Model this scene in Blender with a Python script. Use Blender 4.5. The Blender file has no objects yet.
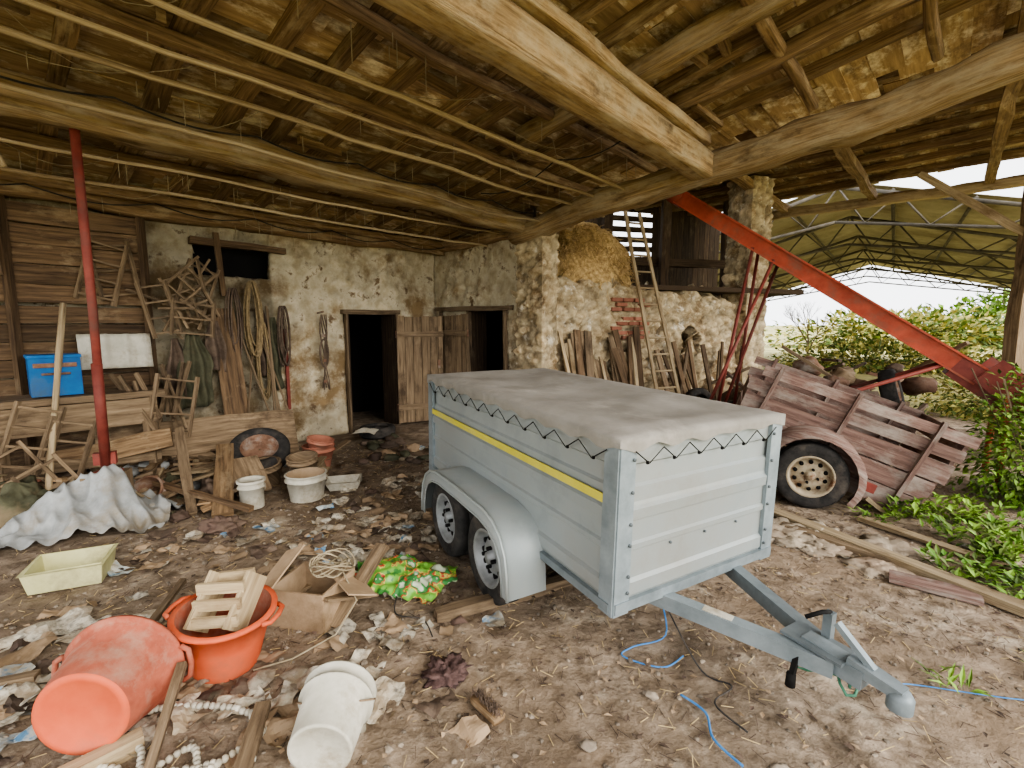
import bpy, math, random
from mathutils import Vector, Matrix, noise
R=random.Random(7)
V=Vector
Z=V((0,0,1))
def ru(a,b): return R.uniform(a,b)

# ---------------------------------------------------------------- mesh builder
class MB:
    def __init__(s):
        s.v=[];s.f=[];s.mi=[];s.uv=[];s.sm=[];s.t=[]
    def add(s,verts,faces,mat=0,uvs=None,smooth=False,tint=None):
        if tint is None: tint=ru(.8,1.15)
        b=len(s.v)
        s.v+= [V(p) for p in verts]
        if isinstance(tint,(list,tuple)): s.t+=list(tint)
        else: s.t+=[tint]*len(verts)
        for i,f in enumerate(faces):
            s.f.append([b+j for j in f]); s.mi.append(mat); s.sm.append(smooth)
            if uvs: s.uv.append(uvs[i])
            else: s.uv.append([((verts[j][0]+verts[j][2]*.3),(verts[j][1]+verts[j][2])) for j in f])
    def beam(s,p0,p1,w,h,mat=0,seg=1,jit=0,up=None,taper=1,log=False,tint=None,bend=0,smooth=None,ex=.7):
        p0=V(p0);p1=V(p1);d=p1-p0;L=d.length
        if L<1e-6: return
        d.normalize()
        if up is None: up=Z if abs(d.z)<.95 else V((1,0,0))
        up=V(up); side=d.cross(up).normalized(); up2=side.cross(d).normalized()
        if log:
            n=12; sec=[(math.copysign(abs(math.cos(a))**ex,math.cos(a))*.5,math.copysign(abs(math.sin(a))**ex,math.sin(a))*.5) for a in [2*math.pi*(i+.5)/n for i in range(n)]]
        else: sec=[(-.5,-.5),(.5,-.5),(.5,.5),(-.5,.5)]
        n=len(sec); vs=[];fs=[];uvs=[]
        off=(ru(0,50),ru(0,50)); sd=V((ru(0,99),ru(0,99),ru(0,99)))
        bd=V((ru(-1,1),ru(-1,1),ru(-1,1)))*bend
        per=2*(w+h)
        for i in range(seg+1):
            t=i/seg; k=1+(taper-1)*t
            c=p0+d*(L*t)+bd*math.sin(math.pi*t)
            if jit: c=c+noise.noise_vector(sd+V((t*L*1.0,0,0)))*jit
            for j,(a,b) in enumerate(sec):
                kk=k
                if jit: kk=k*(1+ noise.noise(sd+V((t*L*3,j*1.7,0)))*min(.35,jit*2/max(w,h)))
                vs.append(c+side*(a*w*kk)+up2*(b*h*kk))
        for i in range(seg):
            for j in range(n):
                j2=(j+1)%n
                fs.append([i*n+j,i*n+j2,(i+1)*n+j2,(i+1)*n+j])
                u0=off[0]+L*i/seg;u1=off[0]+L*(i+1)/seg; v0=off[1]+per*j/n; v1=off[1]+per*(j+1)/n
                uvs.append([(u0,v0),(u0,v1),(u1,v1),(u1,v0)])
        fs.append(list(range(n))[::-1]); uvs.append([(off[0]+vs[j].x*.3,off[1]+vs[j].z) for j in fs[-1]])
        fs.append([seg*n+j for j in range(n)]); uvs.append([(off[0]+vs[j].x*.3,off[1]+vs[j].z) for j in fs[-1]])
        s.add(vs,fs,mat,uvs,log if smooth is None else smooth,tint)
    def box(s,c,dims,mat=0,rz=0,M=None,tint=None):
        c=V(c);dx,dy,dz=dims
        Rm=Matrix.Rotation(rz,3,'Z') if M is None else M
        ax=Rm@V((1,0,0));az=Rm@Z;ay=Rm@V((0,1,0))
        if dx>=dy and dx>=dz: s.beam(c-ax*dx/2,c+ax*dx/2,dy,dz,mat,up=az,tint=tint)
        elif dy>=dz: s.beam(c-ay*dy/2,c+ay*dy/2,dx,dz,mat,up=az,tint=tint)
        else: s.beam(c-az*dz/2,c+az*dz/2,dx,dy,mat,up=ay,tint=tint)
    def tube(s,pts,r,mat=0,n=6,tint=None):
        pts=[V(p) for p in pts]; m=len(pts); vs=[];fs=[];uvs=[];u=ru(0,20)
        if tint is None: tint=ru(.85,1.1)
        prev=None
        for i,p in enumerate(pts):
            d=(pts[min(i+1,m-1)]-pts[max(i-1,0)])
            if d.length<1e-7: d=V((1,0,0))
            d.normalize()
            a=prev if prev is not None else (Z if abs(d.z)<.9 else V((1,0,0)))
            a=a-d*a.dot(d)
            if a.length<1e-4: a=d.orthogonal()
            a.normalize(); prev=a; b=d.cross(a)
            rr=r[i] if isinstance(r,list) else r
            for j in range(n):
                q=2*math.pi*j/n; vs.append(p+a*(math.cos(q)*rr)+b*(math.sin(q)*rr))
        for i in range(m-1):
            for j in range(n):
                j2=(j+1)%n; fs.append([i*n+j,i*n+j2,(i+1)*n+j2,(i+1)*n+j])
                uvs.append([(u+i*.05,j*.03),(u+i*.05,j*.03+.03),(u+i*.05+.05,j*.03+.03),(u+i*.05+.05,j*.03)])
        fs.append(list(range(n))[::-1]);uvs.append([(0,0)]*n)
        fs.append([(m-1)*n+j for j in range(n)]);uvs.append([(0,0)]*n)
        s.add(vs,fs,mat,uvs,True,tint)
    def lathe(s,prof,M,mat=0,n=28,smooth=True,tint=None):
        vs=[];fs=[]
        for (r,z) in prof:
            for j in range(n):
                q=2*math.pi*j/n
                vs.append(M@V((r*math.cos(q),r*math.sin(q),z)))
        for i in range(len(prof)-1):
            for j in range(n):
                j2=(j+1)%n; fs.append([i*n+j,i*n+j2,(i+1)*n+j2,(i+1)*n+j])
        s.add(vs,fs,mat,None,smooth,tint)
    def sheet(s,M,w,d,nx,ny,fn,mat=0,tint=None,smooth=True):
        vs=[];fs=[];uvs=[]
        for j in range(ny+1):
            for i in range(nx+1):
                x=(i/nx-.5)*w;y=(j/ny-.5)*d
                q=fn(x,y); vs.append(M@(V(q) if not isinstance(q,float) else V((x,y,q))))
        ox=ru(0,30)
        for j in range(ny):
            for i in range(nx):
                a=j*(nx+1)+i; fs.append([a,a+1,a+nx+2,a+nx+1])
                f=lambda ii,jj:(ox+ii/nx*w,ox+jj/ny*d)
                uvs.append([f(i,j),f(i+1,j),f(i+1,j+1),f(i,j+1)])
        s.add(vs,fs,mat,uvs,smooth,tint)
    def blob(s,M,size,mat=0,nu=16,nv=10,rough=.25,freq=1.5,tint=None,smooth=True,flat=False,fold=0):
        vs=[];fs=[];sd=V((ru(0,99),ru(0,99),ru(0,99)))
        for j in range(nv+1):
            th=math.pi*j/nv
            for i in range(nu):
                ph=2*math.pi*i/nu
                p=V((math.sin(th)*math.cos(ph),math.sin(th)*math.sin(ph),math.cos(th)))
                k=1+rough*(noise.noise(p*freq+sd)+.5*noise.noise(p*freq*2.7+sd))
                if fold: k-=fold*(1-abs(noise.noise(p*freq*1.5+sd*2))*3)+fold*.6*(1-abs(noise.noise(p*freq*3.5+sd*3))*3)
                q=V((p.x*size[0]*k,p.y*size[1]*k,p.z*size[2]*k))
                if flat and q.z<0: q.z*=.15
                vs.append(M@q)
        for j in range(nv):
            for i in range(nu):
                i2=(i+1)%nu; fs.append([j*nu+i,(j+1)*nu+i,(j+1)*nu+i2,j*nu+i2])
        s.add(vs,fs,mat,None,smooth,tint)
    def leaf(s,p,d,up,L,W,mat=0,tint=None):
        p=V(p);d=V(d).normalized();sd=d.cross(V(up));
        if sd.length<1e-3: sd=V((1,0,0))
        sd.normalize(); nn=sd.cross(d)
        vs=[p,p+d*L*.45+sd*W*.5+nn*L*.06,p+d*L-nn*L*.12,p+d*L*.45-sd*W*.5+nn*L*.06,p+d*L*.5+nn*L*.0]
        s.add(vs,[[0,1,4],[1,2,4],[2,3,4],[3,0,4]],mat,None,False,ru(.6,1.3) if tint is None else tint)
    def finish(s,name,mats,M=None,origin=True,solid=0,bevel=0):
        me=bpy.data.meshes.new(name)
        vs=s.v; off=V((0,0,0))
        if M is None and origin and vs:
            xs=[v.x for v in vs];ys=[v.y for v in vs];zs=[v.z for v in vs]
            off=V(((min(xs)+max(xs))/2,(min(ys)+max(ys))/2,min(zs)))
        me.from_pydata([tuple(v-off) for v in vs],[],s.f)
        uvl=me.uv_layers.new(name='UVMap')
        buf=[]
        for u in s.uv:
            for a in u: buf+= [a[0],a[1]]
        uvl.data.foreach_set('uv',buf)
        me.polygons.foreach_set('material_index',s.mi)
        me.polygons.foreach_set('use_smooth',s.sm)
        at=me.attributes.new('tint','FLOAT','POINT'); at.data.foreach_set('value',s.t)
        for m in mats: me.materials.append(m)
        me.update()
        ob=bpy.data.objects.new(name,me); bpy.context.scene.collection.objects.link(ob)
        if M is None: ob.location=off
        else: ob.matrix_world=M
        if solid:
            md=ob.modifiers.new('solid','SOLIDIFY'); md.thickness=solid; md.offset=-1
        if bevel:
            md=ob.modifiers.new('bev','BEVEL'); md.width=bevel; md.segments=2; md.limit_method='ANGLE'
        return ob

# ---------------------------------------------------------------- materials
SAT=.93
def C(r,g,b):
    g0=.3*r+.55*g+.15*b
    r,g,b=[g0+(c-g0)*SAT for c in (r,g,b)]
    f=lambda c:(max(0,c)/255/12.92 if c<=10 else ((c/255+.055)/1.055)**2.4)
    return (f(r),f(g),f(b),1)
def mk(name,c1,c2,c3=None,scale=5,rough=.85,metal=0,bump=.3,grain=False,dirt=(.5,.65),dscale=1.3,tint=True,detail=8,spec=.3,dist=.02,pos=(.35,.68),c4=None,d4=6,p4=(.55,.62)):
    m=bpy.data.materials.new(name); m.use_nodes=True
    nt=m.node_tree; N=nt.nodes; Lk=nt.links
    b=N['Principled BSDF']; b.inputs['Roughness'].default_value=rough; b.inputs['Metallic'].default_value=metal
    b.inputs['Specular IOR Level'].default_value=spec
    tc=N.new('ShaderNodeTexCoord'); src=tc.outputs['Object']
    mp=N.new('ShaderNodeMapping')
    if grain:
        Lk.new(tc.outputs['UV'],mp.inputs[0]); mp.inputs['Scale'].default_value=(1.3,30,1)
    else: Lk.new(src,mp.inputs[0])
    n1=N.new('ShaderNodeTexNoise'); n1.inputs['Scale'].default_value=scale; n1.inputs['Detail'].default_value=detail; n1.inputs['Roughness'].default_value=.65
    Lk.new(mp.outputs[0],n1.inputs['Vector'])
    r1=N.new('ShaderNodeValToRGB'); r1.color_ramp.elements[0].position=pos[0]; r1.color_ramp.elements[1].position=pos[1]
    r1.color_ramp.elements[0].color=c1; r1.color_ramp.elements[1].color=c2
    Lk.new(n1.outputs[0],r1.inputs[0]); col=r1.outputs[0]
    hgt=n1.outputs[0]
    def layer(col,cc,sc,rng):
        n2=N.new('ShaderNodeTexNoise'); n2.inputs['Scale'].default_value=sc; n2.inputs['Detail'].default_value=8; n2.inputs['Roughness'].default_value=.7
        if grain:
            m2=N.new('ShaderNodeMapping'); Lk.new(tc.outputs['UV'],m2.inputs[0]); m2.inputs['Scale'].default_value=(1,3,1); Lk.new(m2.outputs[0],n2.inputs['Vector'])
        else: Lk.new(src,n2.inputs['Vector'])
        r2=N.new('ShaderNodeValToRGB'); r2.color_ramp.elements[0].position=rng[0]; r2.color_ramp.elements[1].position=rng[1]
        Lk.new(n2.outputs[0],r2.inputs[0])
        mx=N.new('ShaderNodeMix'); mx.data_type='RGBA'; Lk.new(r2.outputs[0],mx.inputs[0]); Lk.new(col,mx.inputs[6]); mx.inputs[7].default_value=cc; return mx.outputs[2]
    if c3: col=layer(col,c3,dscale,dirt)
    if c4: col=layer(col,c4,d4,p4)
    if tint:
        a=N.new('ShaderNodeAttribute'); a.attribute_name='tint'
        mx=N.new('ShaderNodeVectorMath'); mx.operation='SCALE'; Lk.new(col,mx.inputs[0]); Lk.new(a.outputs['Fac'],mx.inputs['Scale']); col=mx.outputs[0]
    Lk.new(col,b.inputs['Base Color'])
    if bump:
        bp=N.new('ShaderNodeBump'); bp.inputs['Strength'].default_value=bump; bp.inputs['Distance'].default_value=dist
        Lk.new(hgt,bp.inputs['Height']); Lk.new(bp.outputs[0],b.inputs['Normal'])
    return m
M_old=mk('old_timber',C(92,70,48),C(164,134,98),C(190,170,136),scale=1.6,grain=True,bump=.4,dirt=(.52,.75),dscale=2)
M_beamC=mk('hewn_beam_timber',C(108,84,54),C(178,150,108),C(172,156,126),scale=1.6,grain=True,bump=.6,dirt=(.45,.68),dscale=2.2,c4=C(86,66,44),d4=1.6,p4=(.56,.7))
M_dark=mk('dark_timber',C(66,50,36),C(120,96,70),C(150,130,102),scale=1.6,grain=True,bump=.4,dirt=(.55,.75),dscale=2)
M_pale=mk('pale_timber',C(142,122,92),C(188,168,134),C(116,94,66),scale=1.6,grain=True,bump=.3)
M_grey=mk('weathered_timber',C(96,78,58),C(152,130,102),C(75,60,44),scale=1.6,grain=True,bump=.4)
M_cart=mk('faded_red_planks',C(90,66,58),C(140,112,100),C(158,148,136),scale=1.6,grain=True,bump=.4,dirt=(.46,.7),dscale=2.5)
M_tile=mk('roof_board',C(130,104,74),C(180,152,112),C(218,204,174),scale=1.3,grain=True,bump=.3,dirt=(.5,.64),dscale=2.6,c4=C(92,70,48),d4=1.7,p4=(.54,.68))
M_wall=mk('limewash_plaster',C(172,156,124),C(220,208,180),C(136,112,78),scale=5,bump=.9,dirt=(.49,.61),dscale=1.3,dist=.04,c4=C(116,94,68),d4=5,p4=(.56,.65),detail=12)
M_stone=mk('rubble_stone',C(146,124,90),C(212,194,158),C(118,92,60),scale=7,bump=.9,dirt=(.52,.65),dscale=2.5,dist=.03,c4=C(222,212,190),d4=4,p4=(.58,.66),detail=12)
M_dirt=mk('dirt_floor',C(94,78,60),C(178,159,137),C(128,109,88),scale=8,bump=1,detail=14,dirt=(.4,.62),dscale=.9,dist=.035,c4=C(192,177,155),d4=2.2,p4=(.56,.7))
M_galv=mk('galvanised_steel',C(140,147,146),C(162,169,168),C(134,132,124),scale=3,rough=.5,metal=.3,bump=.04,dirt=(.46,.75),dscale=1.5,spec=.5)
M_galvd=mk('galvanised_frame',C(108,117,120),C(136,145,148),scale=6,rough=.5,metal=.35,bump=.05)
M_yel=mk('yellow_stripe',C(192,180,62),C(204,192,84),C(176,168,108),scale=5,bump=0)
M_tarp=mk('tarpaulin',C(122,117,108),C(146,141,132),C(108,101,90),scale=3,rough=.85,bump=.15,dirt=(.48,.75),c4=C(164,158,147),d4=2,p4=(.55,.75))
M_blk=mk('black_rubber',C(34,33,32),C(62,59,56),C(100,90,80),scale=12,rough=.9,bump=.2,dirt=(.5,.8),dscale=5)
M_rim=mk('wheel_rim',C(118,120,120),C(156,158,156),scale=8,rough=.5,metal=.3,bump=.05)
M_rimold=mk('rusty_rim',C(150,135,110),C(190,178,150),C(110,70,45),scale=8,bump=.2,dirt=(.48,.65),dscale=8)
M_red=mk('red_paint_metal',C(150,62,42),C(180,82,58),C(126,84,66),scale=6,rough=.65,bump=.1,dirt=(.5,.7),dscale=4)
M_dred=mk('dark_red_metal',C(112,48,40),C(138,66,54),C(96,70,60),scale=8,rough=.6,bump=.1)
M_rust=mk('rusty_steel',C(96,66,50),C(140,108,86),C(150,140,128),scale=8,rough=.8,bump=.3,dscale=3)
M_orange=mk('orange_plastic',C(200,86,52),C(216,102,66),C(176,100,74),scale=5,rough=.6,bump=.05,dirt=(.5,.75),dscale=4)
M_orange2=mk('dusty_orange_plastic',C(150,76,56),C(182,100,76),C(166,128,108),scale=9,rough=.85,bump=.08,dirt=(.45,.68),dscale=6)
M_white=mk('white_plastic',C(176,171,154),C(204,199,184),C(142,128,104),scale=6,rough=.6,bump=.05,dirt=(.48,.7),dscale=5)
M_cream=mk('cream_plastic',C(186,182,130),C(202,198,148),C(150,140,106),scale=6,rough=.6,bump=.05,dirt=(.5,.72),dscale=4)
M_card=mk('cardboard',C(150,126,98),C(180,154,124),C(120,98,72),scale=6,bump=.2)
M_paper=mk('newspaper',C(116,110,100),C(196,187,168),C(156,138,112),scale=26,bump=.2,dirt=(.44,.6),dscale=5,pos=(.36,.52))
M_bluep=mk('blue_print_paper',C(84,126,158),C(190,196,192),C(160,146,122),scale=14,bump=.1,dirt=(.46,.62),dscale=7,pos=(.4,.52))
M_sack=mk('plastic_sheeting',C(132,134,132),C(172,174,172),C(136,124,104),scale=5,rough=.4,bump=.2,dirt=(.48,.68),dscale=3)
M_blue=mk('blue_paint',C(16,84,150),C(34,112,176),C(60,90,120),scale=5,rough=.6,bump=.05)
M_terra=mk('terracotta',C(160,100,78),C(184,122,98),C(150,118,98),scale=8,bump=.1)
M_green=mk('green_cloth',C(62,62,46),C(94,92,70),C(120,104,80),scale=6,bump=.3)
M_rag=mk('dark_rag',C(74,60,50),C(122,104,88),C(96,76,66),scale=8,bump=.5)
M_void=mk('painted_dark_black_trim',C(10,9,8),C(20,17,14),scale=3,bump=0)  # near-black stands in for darkness in rooms and holes; also black cord and fittings
M_rope=mk('hemp_rope',C(126,106,76),C(168,146,108),scale=20,bump=.4)
M_brope=mk('blue_cord',C(50,110,170),C(80,140,195),scale=20,bump=.1)
M_hay=mk('hay',C(146,116,72),C(220,188,130),scale=18,bump=1,detail=12)
M_straw=mk('straw',C(176,150,104),C(206,182,134),scale=4,bump=0)
M_leaf=mk('green_leaf',C(80,124,36),C(150,184,70),scale=4,bump=0,rough=.6)
M_leafd=mk('bush_leaf',C(58,82,30),C(118,134,58),scale=2,bump=0,rough=.6)
M_dry=mk('dry_leaf',C(150,140,70),C(206,198,112),scale=2,bump=0,rough=.7)
M_field=mk('meadow_grass',C(150,142,92),C(198,188,126),C(132,130,84),scale=3,bump=.5)
M_gravel=mk('gravel_stone',C(118,106,92),C(160,146,128),scale=8,bump=.3)
M_corr=mk('corrugated_sheet',C(138,128,108),C(172,162,140),C(112,98,76),scale=2,bump=.1,dscale=.5)
M_steel=mk('hangar_steel',C(80,75,68),C(110,103,92),scale=4,bump=.05)
M_web=mk('dusty_cobweb',C(140,126,100),C(174,160,132),scale=10,bump=0)
M_dust=mk('plaster_rubble',C(142,126,106),C(184,170,148),C(156,134,112),scale=9,bump=1)
M_bagG=bpy.data.materials.new('printed_bag'); M_bagG.use_nodes=True
def bagmat(m):
    nt=m.node_tree;N=nt.nodes;Lk=nt.links;b=N['Principled BSDF'];b.inputs['Roughness'].default_value=.4
    tc=N.new('ShaderNodeTexCoord');n=N.new('ShaderNodeTexNoise');n.inputs['Scale'].default_value=8;n.inputs['Detail'].default_value=3
    Lk.new(tc.outputs['Object'],n.inputs['Vector']);r=N.new('ShaderNodeValToRGB');cr=r.color_ramp;cr.interpolation='CONSTANT'
    cr.elements[0].position=0;cr.elements[0].color=C(60,124,56)
    cr.elements[1].position=.40;cr.elements[1].color=C(112,170,64)
    for p,c in ((.51,C(196,184,90)),(.535,C(180,64,48)),(.555,C(66,136,70)),(.62,C(180,190,160))):
        e=cr.elements.new(p);e.color=c
    Lk.new(n.outputs[0],r.inputs[0]);Lk.new(r.outputs[0],b.inputs['Base Color'])
bagmat(M_bagG)

# ---------------------------------------------------------------- frame of the barn
O=V((-1.34,8.54,0)); U1=V((.674,.739,0)).normalized(); W1=V((.739,-.674,0)).normalized()
def SM(s,m,z): return O+U1*s+W1*m+Z*z
def WP(k,z,o=0): return O-U1*k+W1*o+Z*z
def fbm(p): return noise.noise(p)+.5*noise.noise(p*2.1)+.25*noise.noise(p*4.3)

# ground
def gz(x,y):
    z=.018*fbm(V((x*1.2,y*1.2,0)))+.010*noise.noise(V((x*7,y*7,3)))+.005*noise.noise(V((x*16,y*16,8)))
    z+=.16*math.exp(-(((x+4.3)/1.0)**2+((y-4.7)/1.1)**2))
    return z
mb=MB()
def grid(mb,x0,x1,y0,y1,st,fn,mat,hole=None):
    nx=int((x1-x0)/st);ny=int((y1-y0)/st);vs=[];fs=[];t=[]
    for j in range(ny+1):
        for i in range(nx+1):
            x=x0+(x1-x0)*i/nx;y=y0+(y1-y0)*j/ny
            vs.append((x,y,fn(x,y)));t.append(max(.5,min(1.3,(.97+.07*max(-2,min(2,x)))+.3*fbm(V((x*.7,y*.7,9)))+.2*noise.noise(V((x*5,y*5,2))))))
    for j in range(ny):
        for i in range(nx):
            a=j*(nx+1)+i;fs.append([a,a+1,a+nx+2,a+nx+1])
    mb.add(vs,fs,mat,None,True,t)
grid(mb,-8,8,0,12,.04,gz,0)
mb.finish('floor',[M_dirt],origin=False)
mb=MB()
def fz(x,y):
    return -.06+.2*fbm(V((x*.08,y*.08,0)))*min(1,max(0,(math.hypot(x,y)-14)/10))+max(0,(y-30))*.012
grid(mb,-60,120,-40,150,1.5,fz,0)
mb.finish('meadow_ground',[M_field],origin=False)

# ---------------------------------------------------------------- walls
def stone_h(p,sc,amp):
    w=noise.noise_vector(p*2.3)*.14
    q=V(((p.x+w.x)*sc,(p.y+w.y)*sc,(p.z+w.z)*sc*1.7)); d,pt=noise.voronoi(q)
    e=min(1,(d[1]-d[0])*3.2); r=noise.noise(pt[0]*3.1)
    return amp*e*(.75+r)+.012*noise.noise(p*13), .66+.55*r+.36*e
def plaster_h(p,sc,amp):
    a=fbm(p*1.6); b=fbm(p*5.5+V((3,1,2)))
    h,t=stone_h(p,3.4,.03)
    msk=max(0,min(1,(a+.25)*2.2))
    return amp*a+.012*b+h*msk+.006*noise.noise(p*22), .93+.14*a+.14*b+(t-1)*.5*msk
def wall(name,p0,d,L,hf,n,mat,holes=(),step=.05,sc=4,amp=.03,thick=.35,tf=None,jag=0,hfn=stone_h):
    mb=MB();d=V(d).normalized();n=V(n).normalized()
    nx=int(L/step);H=max(hf(0),hf(L),hf(L/2));nz=int(H/step);vs=[];fs=[];t=[]
    flip=d.cross(Z).dot(n)<0
    for j in range(nz+1):
        for i in range(nx+1):
            k=L*i/nx;hh=hf(k)+(jag*noise.noise(V((k*3,5,0)))if jag else 0);z=hh*j/nz
            p=V(p0)+d*k+Z*z;h,tt=hfn(p,sc,amp)
            p=p+n*(h+.03*noise.noise(p*1.1))
            vs.append(p);t.append(tt*(tf(k,z) if tf else 1))
    for j in range(nz):
        for i in range(nx):
            k=L*(i+.5)/nx;z=hf(k)*(j+.5)/nz
            if any(a<k<b and c<z<e for a,b,c,e in holes): continue
            a=j*(nx+1)+i;q=[a,a+1,a+nx+2,a+nx+1]
            fs.append(q[::-1] if flip else q)
    mb.add(vs,fs,0,None,True,t)
    return mb.finish(name,[mat],origin=False,solid=thick)
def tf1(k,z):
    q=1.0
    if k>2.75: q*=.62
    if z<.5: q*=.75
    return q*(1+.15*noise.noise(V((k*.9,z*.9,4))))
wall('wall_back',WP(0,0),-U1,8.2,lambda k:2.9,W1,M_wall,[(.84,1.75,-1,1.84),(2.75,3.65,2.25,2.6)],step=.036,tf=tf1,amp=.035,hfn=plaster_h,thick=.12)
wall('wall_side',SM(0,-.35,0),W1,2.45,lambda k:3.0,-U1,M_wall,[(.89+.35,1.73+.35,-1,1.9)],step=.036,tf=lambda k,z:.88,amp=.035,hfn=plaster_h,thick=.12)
P3=SM(0,2.11,0); E3=V((4.3,9.0,0)); D3=(E3-P3).normalized(); N3=V((D3.y,-D3.x,0))
wall('wall_stone',P3,D3,4.5,lambda k:2.42-.08*k,N3,M_stone,[(3.0,3.4,1.15,1.55)],step=.032,sc=5.5,amp=.06,jag=.18)
az0=math.atan2(U1.y,U1.x)
# door reveals (dark old boards through the wall thickness)
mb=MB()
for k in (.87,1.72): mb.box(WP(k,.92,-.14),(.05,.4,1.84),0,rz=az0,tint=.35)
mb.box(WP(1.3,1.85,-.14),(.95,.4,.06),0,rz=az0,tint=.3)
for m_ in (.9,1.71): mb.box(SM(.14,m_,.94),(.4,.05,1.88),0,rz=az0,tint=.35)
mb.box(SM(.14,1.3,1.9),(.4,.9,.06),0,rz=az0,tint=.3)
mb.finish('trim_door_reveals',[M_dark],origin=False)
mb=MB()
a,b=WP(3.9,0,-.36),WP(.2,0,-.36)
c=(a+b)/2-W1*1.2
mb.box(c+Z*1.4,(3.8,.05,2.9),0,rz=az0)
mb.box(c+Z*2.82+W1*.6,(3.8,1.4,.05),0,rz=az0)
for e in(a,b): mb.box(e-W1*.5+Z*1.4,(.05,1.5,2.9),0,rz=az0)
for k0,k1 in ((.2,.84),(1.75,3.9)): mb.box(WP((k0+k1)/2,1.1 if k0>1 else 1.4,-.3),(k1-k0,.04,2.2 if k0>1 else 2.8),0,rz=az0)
mb.box(WP(3.2,2.42,-.33),(1.2,.04,.6),0,rz=az0)  # black panel painted in as the darkness inside the niche
mb.finish('wall_store_room',[M_void])  # unlit interior behind the doorway is put into the wall colour
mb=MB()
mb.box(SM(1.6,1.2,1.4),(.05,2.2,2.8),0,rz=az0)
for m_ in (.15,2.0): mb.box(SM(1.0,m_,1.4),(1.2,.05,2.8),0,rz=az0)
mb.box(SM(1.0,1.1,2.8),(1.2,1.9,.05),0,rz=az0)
mb.finish('wall_stable_room',[M_void])  # interior darkness painted as near-black walls and ceiling
def stone_box(mb,c,dx,dy,H,rz,mat,step=.032,amp=.045,sc=5.5):
    Rm=Matrix.Rotation(rz,3,'Z')
    for (nn,tt,ln,off) in ((V((0,-1,0)),V((1,0,0)),dx,dy),(V((1,0,0)),V((0,1,0)),dy,dx),(V((0,1,0)),V((-1,0,0)),dx,dy),(V((-1,0,0)),V((0,-1,0)),dy,dx)):
        nx=max(2,int(ln/step));nz=int(H/step);vs=[];fs=[];t=[]
        for j in range(nz+1):
            for i in range(nx+1):
                e=min(i,nx-i)
                q=nn*(off/2)+tt*((i/nx-.5)*ln)+Z*(H*j/nz)
                p=V(c)+Rm@q;h,tv=stone_h(p,sc,amp)
                dirv=Rm@(nn if e>0 else (nn+tt*(1 if i else -1)).normalized())
                vs.append(p+dirv*h);t.append(tv)
        for j in range(nz):
            for i in range(nx):
                a=j*(nx+1)+i;fs.append([a,a+1,a+nx+2,a+nx+1])
        mb.add(vs,fs,mat,None,True,t)
az1=math.atan2(W1.y,W1.x)
mb=MB();stone_box(mb,SM(.12,2.2,0),.46,.34,2.95,az1,0);mb.finish('stone_column',[M_stone])
mb=MB();stone_box(mb,E3+V((.05,.1,0)),.5,.5,4.25,math.atan2(D3.y,D3.x),0);mb.finish('stone_column',[M_stone])
mb=MB()
azd=math.atan2(D3.y,D3.x)
for r_ in range(9):
    for c_ in range(3):
        if R.random()<.3: continue
        mb.box(P3+D3*(1.55+c_*.23+(.11 if r_%2 else 0)+ru(-.01,.01))+N3*.045+Z*(1.45+r_*.075),(.2,.09,.058),0,rz=azd+ru(-.03,.03),tint=ru(.6,1.05))
mb.finish('brick_patch',[M_terra],bevel=.008)

# ---------------------------------------------------------------- roof
def zr(m): return 2.98+.17*m
mb=MB()
mm=-.6
while mm<8.6:
    s=-9.0+ru(0,.8)
    wd=ru(.17,.26)
    while s<.5:
        L=ru(.6,1.9)
        z=zr(mm)+.12
        a=SM(s,mm+.12,z+ru(-.012,.012));b=SM(s+L+.02,mm+.12,z+ru(-.012,.012))
        mb.beam(a,b,wd+.04,.022,0,up=(W1*-.17+Z+W1*ru(-.07,.07)),tint=ru(.6,1.3))
        s+=L
    mm+=wd
a,b,c,d=SM(-9.1,-.7,zr(-.7)+.17),SM(.6,-.7,zr(-.7)+.17),SM(.6,8.8,zr(8.8)+.17),SM(-9.1,8.8,zr(8.8)+.17)
mb.add([a,b,c,d],[[0,1,2,3]],0,None,False,.5)
mb.finish('ceiling',[M_tile],origin=False)
mb=MB()
s=-8.8
while s<.3:
    w=ru(.08,.13)
    mb.beam(SM(s,-.4,zr(-.4)+.05),SM(s+ru(-.08,.08),8.5,zr(8.5)+.05),w,ru(.08,.11),0,seg=18,jit=.025,tint=ru(.65,1.05))
    s+=ru(.42,.62)
mb.finish('roof_rafters',[M_old],origin=False)
mb=MB()
for m_ in (.35,1.15,3.0,3.85,5.5,6.4,7.3,8.2):
    mb.beam(SM(-9,m_,zr(m_)-.05),SM(.5,m_+ru(-.05,.05),zr(m_)-.05),ru(.08,.11),.09,0,seg=24,jit=.03,log=True,tint=ru(.7,1.05),ex=.5)
for i in range(26):
    s=ru(-6,0);m_=ru(0,6);mb.beam(SM(s,m_,zr(m_)+.0),SM(s+ru(.3,.7),m_+ru(-.1,.1),zr(m_)+.0),.06,.07,0,seg=3,jit=.01,tint=ru(.6,1.1))
mb.finish('roof_purlins',[M_old],origin=False)
mb=MB()
for m_,z,r in ((2.45,3.04,.017),(3.0,3.16,.019),(3.35,3.2,.017),(3.75,3.24,.019),(1.3,2.85,.016),(1.75,2.95,.014)):
    pts=[SM(-8+8.6*i/40,m_+.06*noise.noise(V((i*.18,m_,0)))+.008*noise.noise(V((i*1.3,m_,3))),z+.05*noise.noise(V((i*.15,m_,7)))+.008*noise.noise(V((i*1.3,m_,9)))) for i in range(41)]
    mb.tube(pts,[r*(1+.25*noise.noise(V((i*1.3,m_,1)))) for i in range(41)],0,7,tint=ru(.95,1.1))
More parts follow.
